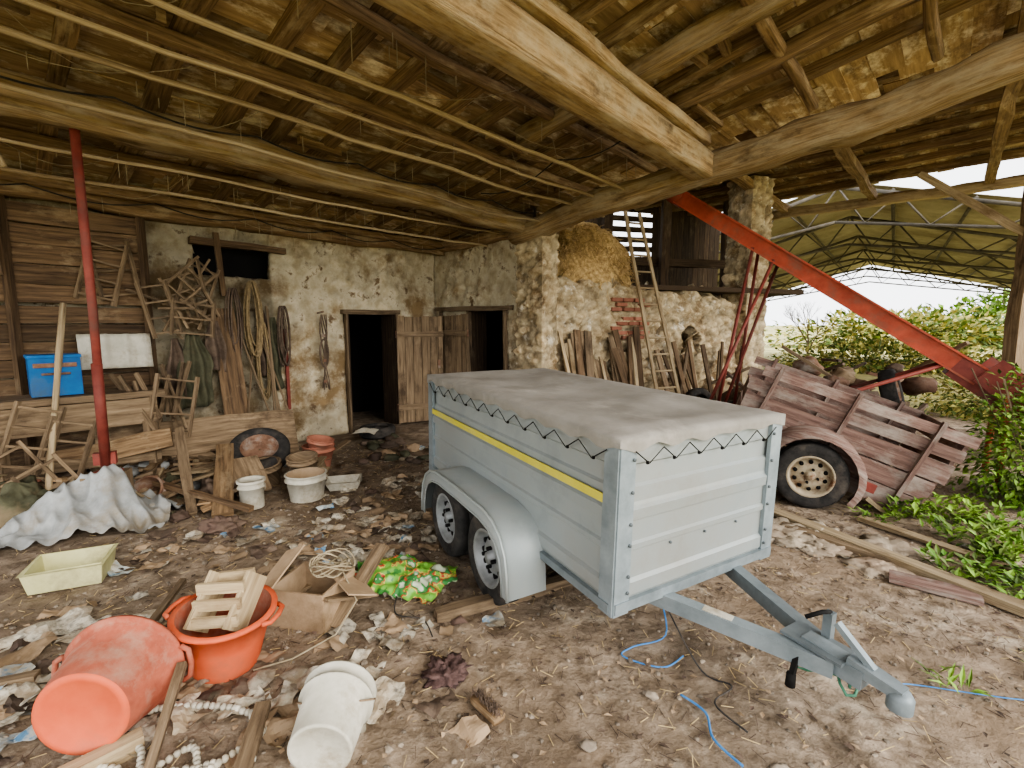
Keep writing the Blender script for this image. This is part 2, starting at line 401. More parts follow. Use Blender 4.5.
mb.tube([SM(-5.35,1.65,3.2),SM(-5.2,1.75,2.75)],.016,0,7)
mb.finish('hanging_poles',[M_pale],origin=False)
# electric cable run sagging along the ceiling
mb=MB()
for (s0,m0,s1,m1,dz,n) in ((-6.5,2.32,.0,2.32,.06,7),(-6,.5,-.2,.5,.08,6),(-5,4.3,-.3,4.45,.1,5),(-1.2,2.4,-1.0,4.5,.12,2)):
    pts=[]
    for i in range(n*8+1):
        t=i/(n*8);m_=m0+(m1-m0)*t;pts.append(SM(s0+(s1-s0)*t,m_,2.98+.17*m_-.16-dz*abs(math.sin(math.pi*t*n))))
    mb.tube(pts,.007,0,5,tint=1)
mb.finish('ceiling_electric_cable',[M_blk],origin=False)
mb=MB()
for i in range(150):
    s=ru(-6,0);m_=R.choice([.35,1.15,2.11,3.0,3.85,1.3,2.45,0.1])+ru(-.08,.08);z=2.98+.17*m_-.12;L=ru(.05,.25)
    p=SM(s,m_,z);pts=[p+V((.02*noise.noise(V((i,t,0))),.02*noise.noise(V((i,t,5))),-L*t/4)) for t in range(5)]
    mb.tube(pts,[.004,.0035,.003,.003,.002],0,4)
for i in range(26):
    s=ru(-6,-.4);m_=ru(0,4);p=SM(s,m_,zr(m_)-.06);q=SM(s+ru(.4,1.4),m_+ru(-.8,.8),0);q.z=zr((q-O).dot(W1))-.06;sg=ru(.05,.25)
    mb.tube([p.lerp(q,t/8)-Z*(sg*math.sin(math.pi*t/8)) for t in range(9)],.0025,0,4)
mb.finish('cobweb_strands',[M_web],origin=False)
def bigbeam(name,p0,p1,w,h,jit=.06,seg=30,mat=M_old,tint=1.0,bend=0,ex=.38):
    mb=MB();mb.beam(p0,p1,w,h,0,seg=seg,jit=jit,log=True,tint=tint,bend=bend,ex=ex);return mb.finish(name,[mat])
bigbeam('tie_beam',SM(-8.5,2.11,3.2),SM(.15,2.11,3.05),.24,.25,jit=.05,mat=M_beamC,tint=.9,ex=.45)
bigbeam('tie_beam',SM(-9,4.63,3.38),SM(.2,4.63,3.32),.25,.27,jit=.015,mat=M_beamC,tint=1.1,ex=.3)
bigbeam('tie_beam',SM(-9,4.74,3.58),SM(-.25,4.72,3.52),.14,.1,jit=.02,mat=M_beamC,tint=1.15,ex=.3)
bigbeam('tie_beam',SM(0,1.9,3.0),SM(0,8.6,3.78),.27,.29,jit=.1,mat=M_beamC,tint=.9,ex=.5)
bigbeam('wall_plate_beam',SM(-8.5,.12,2.94),SM(.2,.12,2.9),.2,.16)
bigbeam('wall_plate_beam',SM(0,.1,2.95),SM(0,2.1,3.0),.2,.18)
bigbeam('roof_joist',SM(-1.6,3.4,3.5),SM(-1.6,8.5,4.3),.15,.17,jit=.03,mat=M_beamC,tint=.85)
bigbeam('roof_joist',SM(-3.1,4.4,3.68),SM(-3.1,8.5,4.34),.12,.14,jit=.03,tint=.95)
bigbeam('roof_joist',SM(-.8,4.6,3.72),SM(-.7,8.5,4.36),.11,.13,jit=.03,tint=.95)
mb=MB()
mm=1.4
while mm<9.5:
    s=.45;wd=ru(.18,.26)
    while s<6.5:
        L=ru(.6,1.6);z=4.36+.03*(mm-4)
        mb.beam(SM(s,mm,z+ru(-.012,.012)),SM(min(6.6,s+L+.03),mm,z+ru(-.012,.012)),wd+.03,.022,0,up=Z+W1*ru(-.06,.06),tint=ru(.5,1.1)); s+=L
    mm+=wd
a,b,c,d=SM(.4,1.3,4.37),SM(6.6,1.3,4.37),SM(6.6,9.6,4.6),SM(.4,9.6,4.6)
mb.add([a,b,c,d],[[0,1,2,3]],0,None,False,.5)
mb.finish('ceiling_outer_bay',[M_tile],origin=False)
mb=MB()
s=.7
while s<6.5:
    mb.beam(SM(s,1.4,4.22),SM(s,9.4,4.42),.1,.12,0,seg=12,jit=.03,tint=ru(.6,1)); s+=.75
for m_ in (3.9,5.4,7.0,8.6): mb.beam(SM(.2,m_,4.1),SM(6.5,m_,4.1),.13,.14,0,seg=12,jit=.03,tint=ru(.8,1.1))
mb.finish('roof_rafters_outer_bay',[M_old],origin=False)
bigbeam('eave_beam',SM(6.4,3.6,4.0),SM(6.4,9.4,4.05),.16,.18,jit=.03,mat=M_pale)
mb=MB()
pb=SM(4.72,7.46,0)
mb.beam(pb+Z*-.05,pb+Z*4.1,.2,.2,0,seg=12,jit=.02,tint=1.2)
mb.beam(pb+Z*2.9,pb-W1*1.3+Z*4.0,.1,.1,1,seg=6,jit=.015)
mb.beam(pb+Z*2.9,pb-U1*1.3+Z*4.0,.1,.1,1,seg=6,jit=.015)
mb.finish('timber_post',[M_grey,M_pale])

# loft planking behind the stone wall
mb=MB()
a=V((.45,10.0,0));b=V((5.0,12.0,0));dd=(b-a).normalized();LL=(b-a).length;k=0
while k<LL:
    w=ru(.14,.22)
    p=a+dd*(k+w/2)
    top=4.4 if not(1.7<k<2.9) else 3.1
    if 3.9<k<4.05: k+=w;continue
    mb.beam(p,p+Z*top,w-.012,.03,0,up=V((dd.y,-dd.x,0)),tint=ru(.25,.6)); k+=w
for z in (3.3,3.5,3.72,3.95,4.15): mb.beam(a+dd*1.6+Z*z,a+dd*3.0+Z*(z+.05),.03,.12,0,tint=.5)
k=0
while k<2.6:
    p=V((.35,7.5+k,0));mb.beam(p,p+Z*4.3,.03,.2,0,up=V((0,1,0)),tint=ru(.25,.5));k+=.21
for k in (.2,.47,.8): 
    p=a.lerp(b,k)+V((.4,-1.3,0));mb.beam(p,p+Z*4.25,.16,.16,0,seg=6,jit=.03,tint=.6)
mb.beam(V((.5,9.3,2.9)),V((5,10.4,2.9)),.15,.16,0,seg=8,jit=.03,tint=.6)
mb.beam(V((.5,9.3,2.3)),V((5,10.4,2.25)),3,.08,0,tint=.5)
mb.finish('loft_partition',[M_dark])
mb=MB()
hc=V((1.1,8.15,2.5))
Mx=Matrix.Translation(hc);mb.blob(Mx,(.82,.5,.78),0,nu=40,nv=24,rough=.2,freq=1.6,tint=1)
for i in range(3600):
    th=ru(0,6.28);ph=ru(.05,1.9);p=hc+V((.82*math.sin(ph)*math.cos(th),.52*math.sin(ph)*math.sin(th),.8*math.cos(ph)))*ru(.9,1.04)
    d=V((ru(-1,1),ru(-1,1),ru(-1.6,.1))).normalized()*ru(.1,.28);mb.beam(p,p+d,.006,.005,0,tint=ru(.6,1.3))
mb.finish('hay_heap',[M_hay])

# ---------------------------------------------------------------- hangar beyond
F=V((19,26,4.8));A=V((.62,.785,0)).normalized();B=V((.785,-.62,0)).normalized()
mb=MB()
def corr(p,q,r,mat):
    vs=[];fs=[];Lr=r.length;nn=int(Lr/.2)
    for i in range(nn+1):
        for t in (0,1):
            vs.append(p.lerp(q,t)+r*(i/nn)+Z*(.05 if i%2 else 0))
    for i in range(nn): fs.append([2*i,2*i+1,2*i+3,2*i+2])
    mb.add(vs,fs,mat,None,False,1)
Nn=F-A*19
corr(Nn,Nn-B*6.5-Z*1.9,A*19,0);corr(Nn,Nn+B*6.5-Z*1.8,A*19,0)
mb.finish('hangar_roof',[M_corr],origin=False)
mb=MB()
for i in range(6):
    c=Nn+A*(19*i/5)-Z*.12; l=c-B*6.5-Z*1.9; r=c+B*6.5-Z*1.8
    for p,q in ((c,l),(c,r)):
        mb.tube([p,q],.045,0,5)
        lo=q;mid=p-Z*.75
        mb.tube([mid,lo],.035,0,5)
        for j in range(6):
            a=p.lerp(q,j/6);b=mid.lerp(lo,(j+.5)/6);a2=p.lerp(q,(j+1)/6)
            mb.tube([a,b,a2],.022,0,4)
    for q in (l,r): mb.tube([q,V((q.x,q.y,-.3))],.07,0,6)
for t in (.15,.35,.55,.75,.95):
    for sg,dz in ((-1,1.9),(1,1.8)):
        p=Nn+B*(6.5*t*sg)-Z*(dz*t+.06);mb.tube([p,p+A*19],.04,0,4)
mb.finish('hangar_truss_frame',[M_steel],origin=False)

# ---------------------------------------------------------------- box trailer
def wheel(mb,M,Rr,W,mt,mr,md,rr=None):
    rr=rr or Rr*.62
    mb.lathe([(rr,-W/2),(Rr*.9,-W/2),(Rr*.975,-W*.42),(Rr,-W*.3),(Rr,-W*.04),(Rr*.985,-W*.03),(Rr*.985,W*.03),(Rr,W*.04),(Rr,W*.3),(Rr*.975,W*.42),(Rr*.9,W/2),(Rr*.8,W*.52),(rr,W*.46)],M,mt,36,tint=1)
    mb.lathe([(rr*1.03,W*.47),(rr*.97,W*.5),(rr*.9,W*.42),(rr*.84,W*.05),(rr*.74,W*.05),(rr*.6,W*.2),(rr*.42,W*.26),(rr*.3,W*.2),(rr*.22,W*.2),(rr*.2,W*.42),(rr*.01,W*.44)],M,mr,32,tint=1)
    mb.lathe([(rr*.95,-W*.45),(.01,-W*.4)],M,md,20,tint=1)
    for i in range(10):
        a=2*math.pi*i/10;c=M@Matrix.Translation((rr*.67*math.cos(a),rr*.67*math.sin(a),W*.14))
        mb.lathe([(.001,.012),(rr*.1,.012),(rr*.1,-.01)],c,md,8,tint=.5)
    for i in range(4):
        a=2*math.pi*i/4;c=M@Matrix.Translation((rr*.34*math.cos(a),rr*.34*math.sin(a),W*.24))
        mb.lathe([(.001,.03),(.012,.03),(.012,0)],c,md,6,tint=1)
mb=MB()
L,Wd=2.31,1.15;zb,zm,zt=.415,.86,1.19
mb.box((L/2,Wd/2,zb+.03),(L-.02,Wd-.02,.04),1)
def panel(p0,dx,nrm,LL):
    prof=[(zb,0),(zb+.03,.015),(zb+.09,.015),(zb+.105,0),(zb+.24,0),(zb+.25,.012),(zb+.275,.012),(zb+.285,0),(zm-.06,0),(zm-.05,.015),(zm,.018),(zm+.012,.004),(zm+.03,.0),(zm+.1,0),(zm+.112,-.014),(zm+.2,-.014),(zm+.212,0),(zt-.04,0),(zt-.03,.015),(zt,.015)]
    vs=[];fs=[]
    for z,o in prof:
        for t in (0,1): vs.append(V(p0)+V(dx)*(LL*t)+V(nrm)*o+Z*z)
    for i in range(len(prof)-1):fs.append([2*i,2*i+1,2*i+3,2*i+2])
    mb.add(vs,fs,0,None,False,1)
panel((0,0,0),(1,0,0),(0,-1,0),L);panel((0,Wd,0),(1,0,0),(0,1,0),L)
panel((L,0,0),(0,1,0),(1,0,0),Wd);panel((0,0,0),(0,1,0),(-1,0,0),Wd)
mb.box((L/2,-.019,zm+.045),(L-.1,.006,.042),2,tint=1)
for x,y in ((0,0),(L,0),(0,Wd),(L,Wd)):
    sx=-1 if x==0 else 1;sy=-1 if y==0 else 1
    mb.box((x+sx*.012,y-sy*.03,(zb+zt)/2-.02),(.022,.09,zt-zb+.06),1,tint=1.25)
    mb.box((x-sx*.03,y+sy*.012,(zb+zt)/2-.02),(.09,.022,zt-zb+.06),1,tint=1.25)
mb.box((L+.01,Wd/2,zb-.01),(.04,Wd+.02,.05),1,tint=1.15)
mb.box((L/2,-.01,zb-.012),(L,.04,.04),1,tint=1)
for y in (.15,Wd-.15): mb.box((L/2,y,zb-.05),(L-.1,.06,.09),1)
for y in (.06,Wd-.06):
    for z in (.47,.55,.7,.8,.95,1.1):
        mb.lathe([(.001,.008),(.008,.008),(.008,0)],Matrix.Translation((L+.024,y,z))@Matrix.Rotation(math.pi/2,4,'Y'),1,8,tint=.5)
for y in (.35,.6,.85): mb.lathe([(.001,.008),(.007,.008),(.007,0)],Matrix.Translation((L+.002,y,.64))@Matrix.Rotation(math.pi/2,4,'Y'),1,8,tint=.5)
nx,ny=46,26;vs=[];fs=[]
ov=.028
def tz(x,y): 
    ex=min(x,L-x);ey=min(y,Wd-y);e=max(0,min(ex,ey))
    return zt+.012+.016*min(1,e/.06)+.014*fbm(V((x*2,y*2,1)))*min(1,e/.1)-.02*min(1,e/.5)+.007*abs(math.sin(x*5.3+1.57))*min(1,e/.1)+.004*noise.noise(V((x*12,y*12,5)))
for j in range(-2,ny+3):
    for i in range(-2,nx+3):
        x=-ov+(L+2*ov)*min(max(i,0),nx)/nx;y=-ov+(Wd+2*ov)*min(max(j,0),ny)/ny
        z=tz(min(max(x,0),L),min(max(y,0),Wd))
        dep=max(0,-i,i-nx,-j,j-ny)
        z2=z-dep*.028+ (.016*noise.noise(V((x*7,y*7,0)))+.01*math.sin((x+y)*28) if dep==2 else 0)
        vs.append((x,y,z2))
w=nx+5
for j in range(ny+4):
    for i in range(w-1):
        a=j*w+i;fs.append([a,a+1,a+w+1,a+w])
mb.add(vs,fs,3,None,True,1)
def zig(p,d,nrm,LL,n):
    pts=[V(p)+V(d)*(LL*i/n)+V(nrm)*.034+Z*(zt-.05 if i%2==0 else zt-.115) for i in range(n+1)]
    for a,b in zip(pts,pts[1:]): mb.tube([a,b],.003,6,4,tint=1)
    for q in pts[1::2]: mb.box(q-V(nrm)*.012,(.01,.01,.014),6,tint=1)
zig((.05,0,0),(1,0,0),(0,-1,0),L-.1,22);zig((L,.06,0),(0,1,0),(1,0,0),Wd-.12,12)
for x in (.785,1.428):
    wheel(mb,Matrix.Translation((x,-.13,.275))@Matrix.Rotation(math.pi/2,4,'X'),.275,.15,4,5,6)
    wheel(mb,Matrix.Translation((x,Wd+.13,.275))@Matrix.Rotation(-math.pi/2,4,'X'),.275,.15,4,5,6)
    mb.beam((x,-.1,.3),(x,Wd+.1,.3),.06,.06,1)
def fender(y0,y1):
    pts=[(.44,.22),(.445,.33),(.47,.44),(.53,.53),(.62,.585),(.75,.61),(1.1,.615),(1.46,.61),(1.59,.585),(1.68,.53),(1.74,.44),(1.765,.33),(1.775,.2)]
    cx,cz=1.107,.2
    inn=[(cx+(x-cx)*.91,cz+(z-cz)*.83 if z>.25 else z) for x,z in pts]
    vs=[];fs=[];n=len(pts)
    for (x,z) in pts: vs.append((x,y0,z))
    for (x,z) in pts: vs.append((x,y1,z))
    for (x,z) in inn: vs.append((x,y0,z))
    for i in range(n-1):
        fs.append([i,i+1,n+i+1,n+i]);fs.append([i,2*n+i,2*n+i+1,i+1])
    mb.add(vs,fs,0,None,True,1.08)
    mb.tube([(x,y0,z) for x,z in inn],.008,0,5,tint=1.1)
    mb.tube([(x,y0,z) for x,z in pts],.009,0,5,tint=1.2)
fender(-.25,.0);fender(Wd+.25,Wd)
zd=zb-.06
mb.beam((2.0,.2,zd),(2.98,.56,zd),.06,.07,1,tint=1.15);mb.beam((2.0,.98,zd),(2.98,.62,zd),.06,.07,1,tint=.95)
mb.beam((2.78,.59,zd+.045),(3.02,.59,zd+.045),.14,.012,1)
mb.beam((2.85,.59,zd+.02),(3.08,.59,zd+.01),.075,.075,1,tint=1.1)
mb.beam((3.02,.59,zd+.05),(3.2,.59,zd+.03),.07,.05,1,tint=1.1,taper=.8)
mb.lathe([(.001,.045),(.03,.04),(.042,.02),(.042,-.03)],Matrix.Translation((3.19,.59,zd+.0)),1,14,tint=1.0)
mb.beam((3.1,.59,zd+.06),(2.96,.59,zd+.17),.028,.022,1,tint=1.2)
mb.beam((2.9,.66,zd+.0),(2.9,.66,zd+.16),.035,.035,1)
mb.tube([(2.9,.66,zd+.16),(2.9,.6,zd+.18),(2.86,.55,zd+.15)],.01,6,6)
mb.beam((2.5,.385,zd+.036),(2.62,.43,zd+.036),.045,.004,7,tint=1)
mb.beam((2.87,.5,zd+.0),(2.87,.47,zd-.09),.02,.02,6,tint=1)
mb.lathe([(.001,.03),(.018,.03),(.02,-.025),(.001,-.025)],Matrix.Translation((2.87,.47,zd-.1)),6,10,tint=1)
mb.tube([(2.95+.1*math.sin(i*.5),.6+.06*math.sin(i*1.1),zd-.06-.03*math.sin(i*.7)) for i in range(18)],.006,8,5,tint=1)
M_gr=mk('green_cable',C(60,110,84),C(84,134,108),scale=9,bump=0)
pit=math.radians(1.7)
T=Matrix.Translation((-.70,4.067,0))@Matrix.Rotation(math.atan2(-.866,.5),4,'Z')@Matrix.Translation((1.1,0,0))@Matrix.Rotation(pit,4,'Y')@Matrix.Translation((-1.1,0,0))
mb.finish('box_trailer',[M_galv,M_galvd,M_yel,M_tarp,M_blk,M_rim,M_void,M_white,M_gr],M=T)

# ---------------------------------------------------------------- wooden farm cart
mb=MB()
a0,a1=-.74,.84
for y in (.2,1.45):
    for i,(c0,c1) in enumerate(((-.05,.13),(.135,.31),(.315,.5),(.53,.65),(.69,.79))):
        e=a1+.02+.12*(c0+.05)/.85+ru(-.02,.05)
        mb.beam((a0+ru(-.05,.05),y,(c0+c1)/2),(e,y+ru(-.01,.01),(c0+c1)/2),.03,c1-c0-.008,0,up=(0,0,1),seg=4,jit=.008,tint=ru(.75,1.2))
    for x in (-.6,.05,.68): mb.beam((x,y-.03,-.08),(x+.05,y-.04,.82),.05,.035,0,tint=ru(.8,1.0))
for c0 in (-.03,.17,.38,.6): mb.beam((a1+.02+.13*(c0+.05),.2,c0+.08),(a1+.02+.13*(c0+.05),1.45,c0+.08),.03,.18,0,tint=ru(.7,1.1))
for c0 in (-.03,.17,.38): mb.beam((a0,.2,c0+.08),(a0,1.45,c0+.08),.03,.18,0)
for j in range(7): mb.beam((a0,.29+j*.175,-.06),(a1,.29+j*.175,-.06),.17,.03,1)
for y in (.35,1.3): mb.beam((a0,y,-.13),(a1+.1,y,-.13),.08,.1,1)
mb.beam((0,.0,0),(0,1.65,0),.07,.07,2)
mb.beam((a0+.1,.8,-.15),(a0-1.0,.8,-.1),.09,.09,2)
wheel(mb,Matrix.Translation((0,.02,0))@Matrix.Rotation(math.pi/2,4,'X'),.30,.17,3,4,5)
wheel(mb,Matrix.Translation((0,1.65,0))@Matrix.Rotation(-math.pi/2,4,'X'),.30,.17,3,4,5)
vs=[];fs=[];n=14
for i in range(n+1):
    q=math.radians(195-215*i/n)
    for (rr,y) in ((.34,-.1),(.4,-.08),(.41,.2),(.34,-.1)): vs.append((rr*math.cos(q)*1.02,y,rr*math.sin(q)+.02))
for i in range(n):
    for j in range(2): a=i*4+j;fs.append([a,a+1,a+5,a+4])
mb.add(vs,fs,0,None,True,.95)
mb.box((.47,.1,.08),(.08,.03,.08),6,tint=1)
mb.beam((.5,.15,-.03),(.78,.1,-.12),.04,.03,7,tint=1)
th=math.radians(19)
Mc=Matrix.Translation((2.70,4.22,.30))@Matrix.Rotation(math.atan2(-.44,.897),4,'Z')@Matrix.Rotation(th,4,'Y')
mb.finish('wooden_farm_cart',[M_cart,M_grey,M_rust,M_blk,M_rimold,M_void,M_dred,M_pale],M=Mc)

# ---------------------------------------------------------------- red elevator
mb=MB()
q0=V((5.1,4.95,.98));q1=V((2.35,7.05,3.45));dd=(q1-q0).normalized();sd=dd.cross(Z).normalized()
for o in (-.17,.17):
    mb.beam(q0+sd*o,q1+sd*o,.025,.2,0,tint=1)
    mb.beam(q0+sd*o*1.06+Z*.11,q1+sd*o*1.06+Z*.11,.05,.02,0,tint=1.15);mb.beam(q0+sd*o*1.06-Z*.11,q1+sd*o*1.06-Z*.11,.05,.02,0,tint=1.15)
mb.beam(q0-Z*.06,q1-Z*.06,.32,.02,0,tint=.7)
for i in range(22):
    p=q0.lerp(q1,i/21);mb.beam(p-sd*.16+Z*.04,p+sd*.16+Z*.04,.03,.05,2,tint=.8)
mb.lathe([(.001,-.2),(.12,-.2),(.12,.2),(.001,.2)],Matrix.Translation(q1)@sd.to_track_quat('Z','Y').to_matrix().to_4x4(),0,16)
mb.beam(q0-dd*.35-Z*.05,q0+dd*.5-Z*.05,.5,.3,1,taper=.75,tint=1)
mb.beam(q0+dd*.2-sd*.3+Z*.1,q0-dd*.6-sd*.35-Z*.0,.03,.3,1);mb.beam(q0+dd*.2+sd*.3+Z*.1,q0-dd*.6+sd*.35,.03,.3,1)
c=q0.lerp(q1,.70)
for o in (-.35,.35):
    mb.tube([c+sd*o*.5-Z*.08,V((3.0,6.75,.12))+sd*o*1.6],.022,1,8);mb.tube([c+sd*o*.5-Z*.08-dd*.3,V((2.55,6.3,.12))+sd*o*1.6],.022,1,8)
    mb.tube([q0+dd*.6+sd*o*.5-Z*.1,V((3.0,6.75,.2))+sd*o*1.6],.022,1,8)
for o in (-.7,.7):
    Mw=Matrix.Translation(V((2.98,6.72,.25))+sd*o)@sd.to_track_quat('Z','Y').to_matrix().to_4x4()
    wheel(mb,Mw,.25,.12,3,2,4)
mb.tube([V((2.98,6.72,.25))-sd*.7,V((2.98,6.72,.25))+sd*.7],.03,0,8)
for o in(-.3,.3): mb.tube([q0+sd*o,V((q0.x,q0.y,0))+sd*o*1.3],.03,0,8)
mb.finish('grain_elevator',[M_red,M_dred,M_rust,M_blk,M_void],origin=True)

# ladder
mb=MB()
b0=V((2.55,7.35,0));t0=V((1.93,7.98,3.45));sl=V((.9,.42,0)).normalized()
for o in (-.19,.19): mb.beam(b0+sl*(o*1.25),t0+sl*o*.75,.06,.045,0,seg=10,jit=.015,tint=1)
for i in range(13):
    p=b0.lerp(t0,(i+.6)/13.3);w=.19*(1.25-.5*(i+.6)/13.3);mb.tube([p-sl*w,p+sl*w],.016,0,6)
mb.finish('wooden_ladder',[M_pale])

# doors
def door(name,p,d,wd,h,n):
    mb=MB();d=V(d).normalized();k=0
    while k<wd-.02:
        w=min(ru(.12,.17),wd-k);q=V(p)+d*(k+w/2);mb.beam(q+Z*.04,q+Z*(h+ru(-.02,.01)),w-.008,.03,0,up=n,tint=ru(.85,1.15),seg=3,jit=.004);k+=w
    for z in (.3,h-.3): mb.beam(V(p)+V(n)*.03+Z*z,V(p)+d*wd+V(n)*.03+Z*z,.03,.09,0,tint=.9)
    for z in (.3,h-.3): mb.tube([V(p)+Z*(z-.06),V(p)+Z*(z+.06)],.015,1)
    mb.box(V(p)+d*(wd-.08)+V(n)*.03+Z*1.0,(.04,.04,.14),1)
    return mb.finish(name,[M_grey,M_rust])
hp=WP(.9,0,.1);dv=(U1*.93+W1*.37).normalized()
door('door_1',hp,dv,.78,1.8,V((dv.y,-dv.x,0)))
door('door_2',SM(-.1,.93,0),-W1,.72,1.82,-U1)
mb=MB()
for k in(.86,1.74): mb.beam(WP(k,0,.05),WP(k,1.84,.05),.03,.07,0,seg=5,jit=.01,up=W1,tint=.7)
mb.beam(WP(.8,1.85,.04),WP(1.8,1.85,.04),.1,.07,0,seg=5,jit=.02,tint=.7)
for m_ in(.2,.91,1.72): mb.beam(SM(-.05,m_,0),SM(-.05,m_,1.88),.04,.07,0,seg=5,jit=.01,up=U1,tint=.7)
mb.beam(SM(-.05,.1,1.91),SM(-.05,1.85,1.91),.1,.07,0,seg=5,jit=.02,tint=.7)
mb.finish('trim_door_frames',[M_grey],origin=False)

# ---------------------------------------------------------------- things on the back wall
mb=MB()
for i in range(5): mb.beam(WP(4.12,1.95+.19*i,.1),WP(6.6,1.97+.19*i,.1),.03,.18,0,seg=6,jit=.01,tint=ru(1.0,1.5))
for i in range(9): mb.beam(WP(4.16,.35+.175*i,.09),WP(6.6,.35+.175*i,.09),.03,.165,0,seg=6,jit=.01,tint=ru(.6,1.1))
for k in (4.15,5.2): mb.beam(WP(k,.1,.14),WP(k,2.9,.14),.07,.05,0,tint=.8)
mb.beam(WP(3.7,2.64,.08),WP(2.6,2.62,.08),.1,.08,0,seg=5,jit=.02)
mb.finish('wall_boarding',[M_dark],origin=False)
mb=MB()
def rack(k0,z0,w,h,tilt,nr,o=.14):
    c=math.cos(tilt);s_=math.sin(tilt)
    f=lambda a,b:WP(k0+a*c-b*s_,z0+a*s_+b*c,o)
    mb.beam(f(0,0),f(0,h),.035,.03,0,seg=3,jit=.01);mb.beam(f(w,0),f(w,h),.035,.03,0,seg=3,jit=.01)
    for i in range(nr): b=h*(.08+.84*i/(nr-1));mb.beam(f(0,b),f(w,b),.025,.02,0)
rack(4.2,1.95,.33,.6,-.15,3);rack(4.45,1.85,.3,.65,.25,4,.18)
mb.finish('hanging_wooden_rack',[M_grey])
mb=MB()
rack(3.7,1.6,.3,.75,.35,5,.2);rack(3.5,1.75,.35,.6,-.4,4,.26);rack(3.85,1.9,.25,.5,.8,4,.3);rack(3.6,1.5,.4,.4,.1,3,.35);rack(3.9,1.55,.25,.6,-.2,4,.33)
for i in range(10): 
    a=WP(ru(3.4,4.1),ru(1.7,2.3),ru(.2,.35));mb.beam(a,a+U1*ru(-.4,.4)+Z*ru(-.4,.4)+W1*.03,.03,.025,0)
mb.finish('broken_chair_frames',[M_grey])
mb=MB();mb.beam(WP(3.38,.55,.3),WP(3.42,1.85,.12),.28,.025,0,up=W1,seg=3,jit=.01,tint=1.2);mb.beam(WP(3.38,2.0,.12),WP(3.42,2.75,.12),.06,.04,0,up=W1);mb.finish('leaning_board',[M_dark])
def cloth(name,k,ztop,w,h,mat,o=.16):
    mb=MB();sd=ru(0,9)
    def fn(x,y):
        t=.5-y/h
        ww=.35+.65*min(1,t*2.2)+.15*noise.noise(V((y*4,sd,0)))
        return V((x*ww+.04*noise.noise(V((y*3,sd,4))),y+.05*noise.noise(V((x*9,sd,1)))*t,.04*math.sin(x*45+sd+y*3)*ww+.05*noise.noise(V((x*6,y*4,sd)))))
    Mt=Matrix.Translation(WP(k,ztop-h/2,o))@Matrix(((U1.x,0,W1.x,0),(U1.y,0,W1.y,0),(0,1,0,0),(0,0,0,1)))
    mb.sheet(Mt,w,h,18,20,fn,0,tint=1);return mb.finish(name,[mat],solid=.01)
cloth('hanging_jacket',3.78,1.55,.34,.85,M_green,.3);cloth('hanging_overalls',2.82,1.75,.2,.95,M_green,.15);cloth('hanging_sack',5.42,2.75,.4,.6,M_card,.18);cloth('hanging_sack',3.55,1.7,.2,.6,M_rag,.25);cloth('hanging_sack',3.95,1.5,.22,.7,M_rag,.26);cloth('hanging_overalls',2.96,1.9,.16,.9,M_rag,.12)
def coil(name,k,ztop,n,w,h,mat,r=.01,o=.14):
    mb=MB()
    for i in range(n):
        ww=w*ru(.6,1);hh=h*ru(.75,1);ph=ru(-.03,.03)
        mb.tube([WP(k+ph+ww/2*math.sin(t*2*math.pi/20)*(.6+.4*math.sin(t*math.pi/20)),ztop-hh/2+hh/2*math.cos(t*2*math.pi/20),o+i*.012) for t in range(21)],r,0,5)
    return mb.finish(name,[mat])
coil('rope_coil',3.08,2.2,9,.22,1.0,M_rope);coil('rope_coil',2.98,1.7,8,.2,1.1,M_rope);coil('wire_coil',2.7,1.9,5,.16,.8,M_rag);coil('rope_coil',3.3,2.1,6,.18,.9,M_rag)
# leather harness: straps with buckles and a collar loop
mb=MB()
for i in range(5):
    x0=2.15+ru(-.05,.05);mb.tube([WP(x0+.03*math.sin(t*.9+i),1.8-t*ru(.13,.135),.12+.02*i*.5) for t in range(9)],.009,0,5)
mb.tube([WP(2.15+.06*math.sin(t*math.pi/8),1.25+.2*math.cos(t*math.pi/8),.15) for t in range(17)],.014,0,6)
for z in (1.5,1.15,.85): mb.box(WP(2.16,z,.17),(.05,.01,.04),1,rz=az0)
mb.beam(WP(2.15,1.82,.0),WP(2.15,1.84,.18),.02,.02,1)
mb.finish('leather_harness',[M_rag,M_rust])
mb=MB();mb.beam(WP(2.66,.5,.1),WP(2.66,1.6,.1),.04,.03,0,up=W1);mb.finish('tool_handle',[M_dred])
mb=MB()
for i in range(6):
    k=ru(2.7,3.6);mb.tube([WP(k,.25,.45),WP(k+ru(-.3,.3),1.5+ru(-.2,.4),.12)],.014,0,6)
mb.finish('leaning_tool_handles',[M_grey])
mb=MB()
mb.box(WP(4.85,.95,.4),(1.35,.6,.06),0,rz=az0,tint=1)
for k in (4.3,5.4):
    for o in (.15,.65): mb.beam(WP(k,-.05,o),WP(k,.93,o),.08,.08,0)
mb.beam(WP(4.25,.78,.68),WP(5.45,.78,.68),.03,.26,0,tint=1.1)
mb.beam(WP(4.25,.3,.68),WP(5.45,.35,.68),.03,.1,0)
mb.finish('work_bench',[M_grey])
mb=MB();mb.box(WP(4.98,1.17,.45),(.36,.3,.36),0,rz=az0,tint=1);mb.box(WP(4.98,1.36,.45),(.38,.32,.03),0,rz=az0,tint=1.2)
mb.box(WP(4.98,1.2,.62),(.2,.02,.02),1,rz=az0);mb.box(WP(4.98,1.28,.615),(.3,.01,.04),1,rz=az0,tint=1.4)
mb.finish('blue_tool_box',[M_blue,M_rust],bevel=.01)
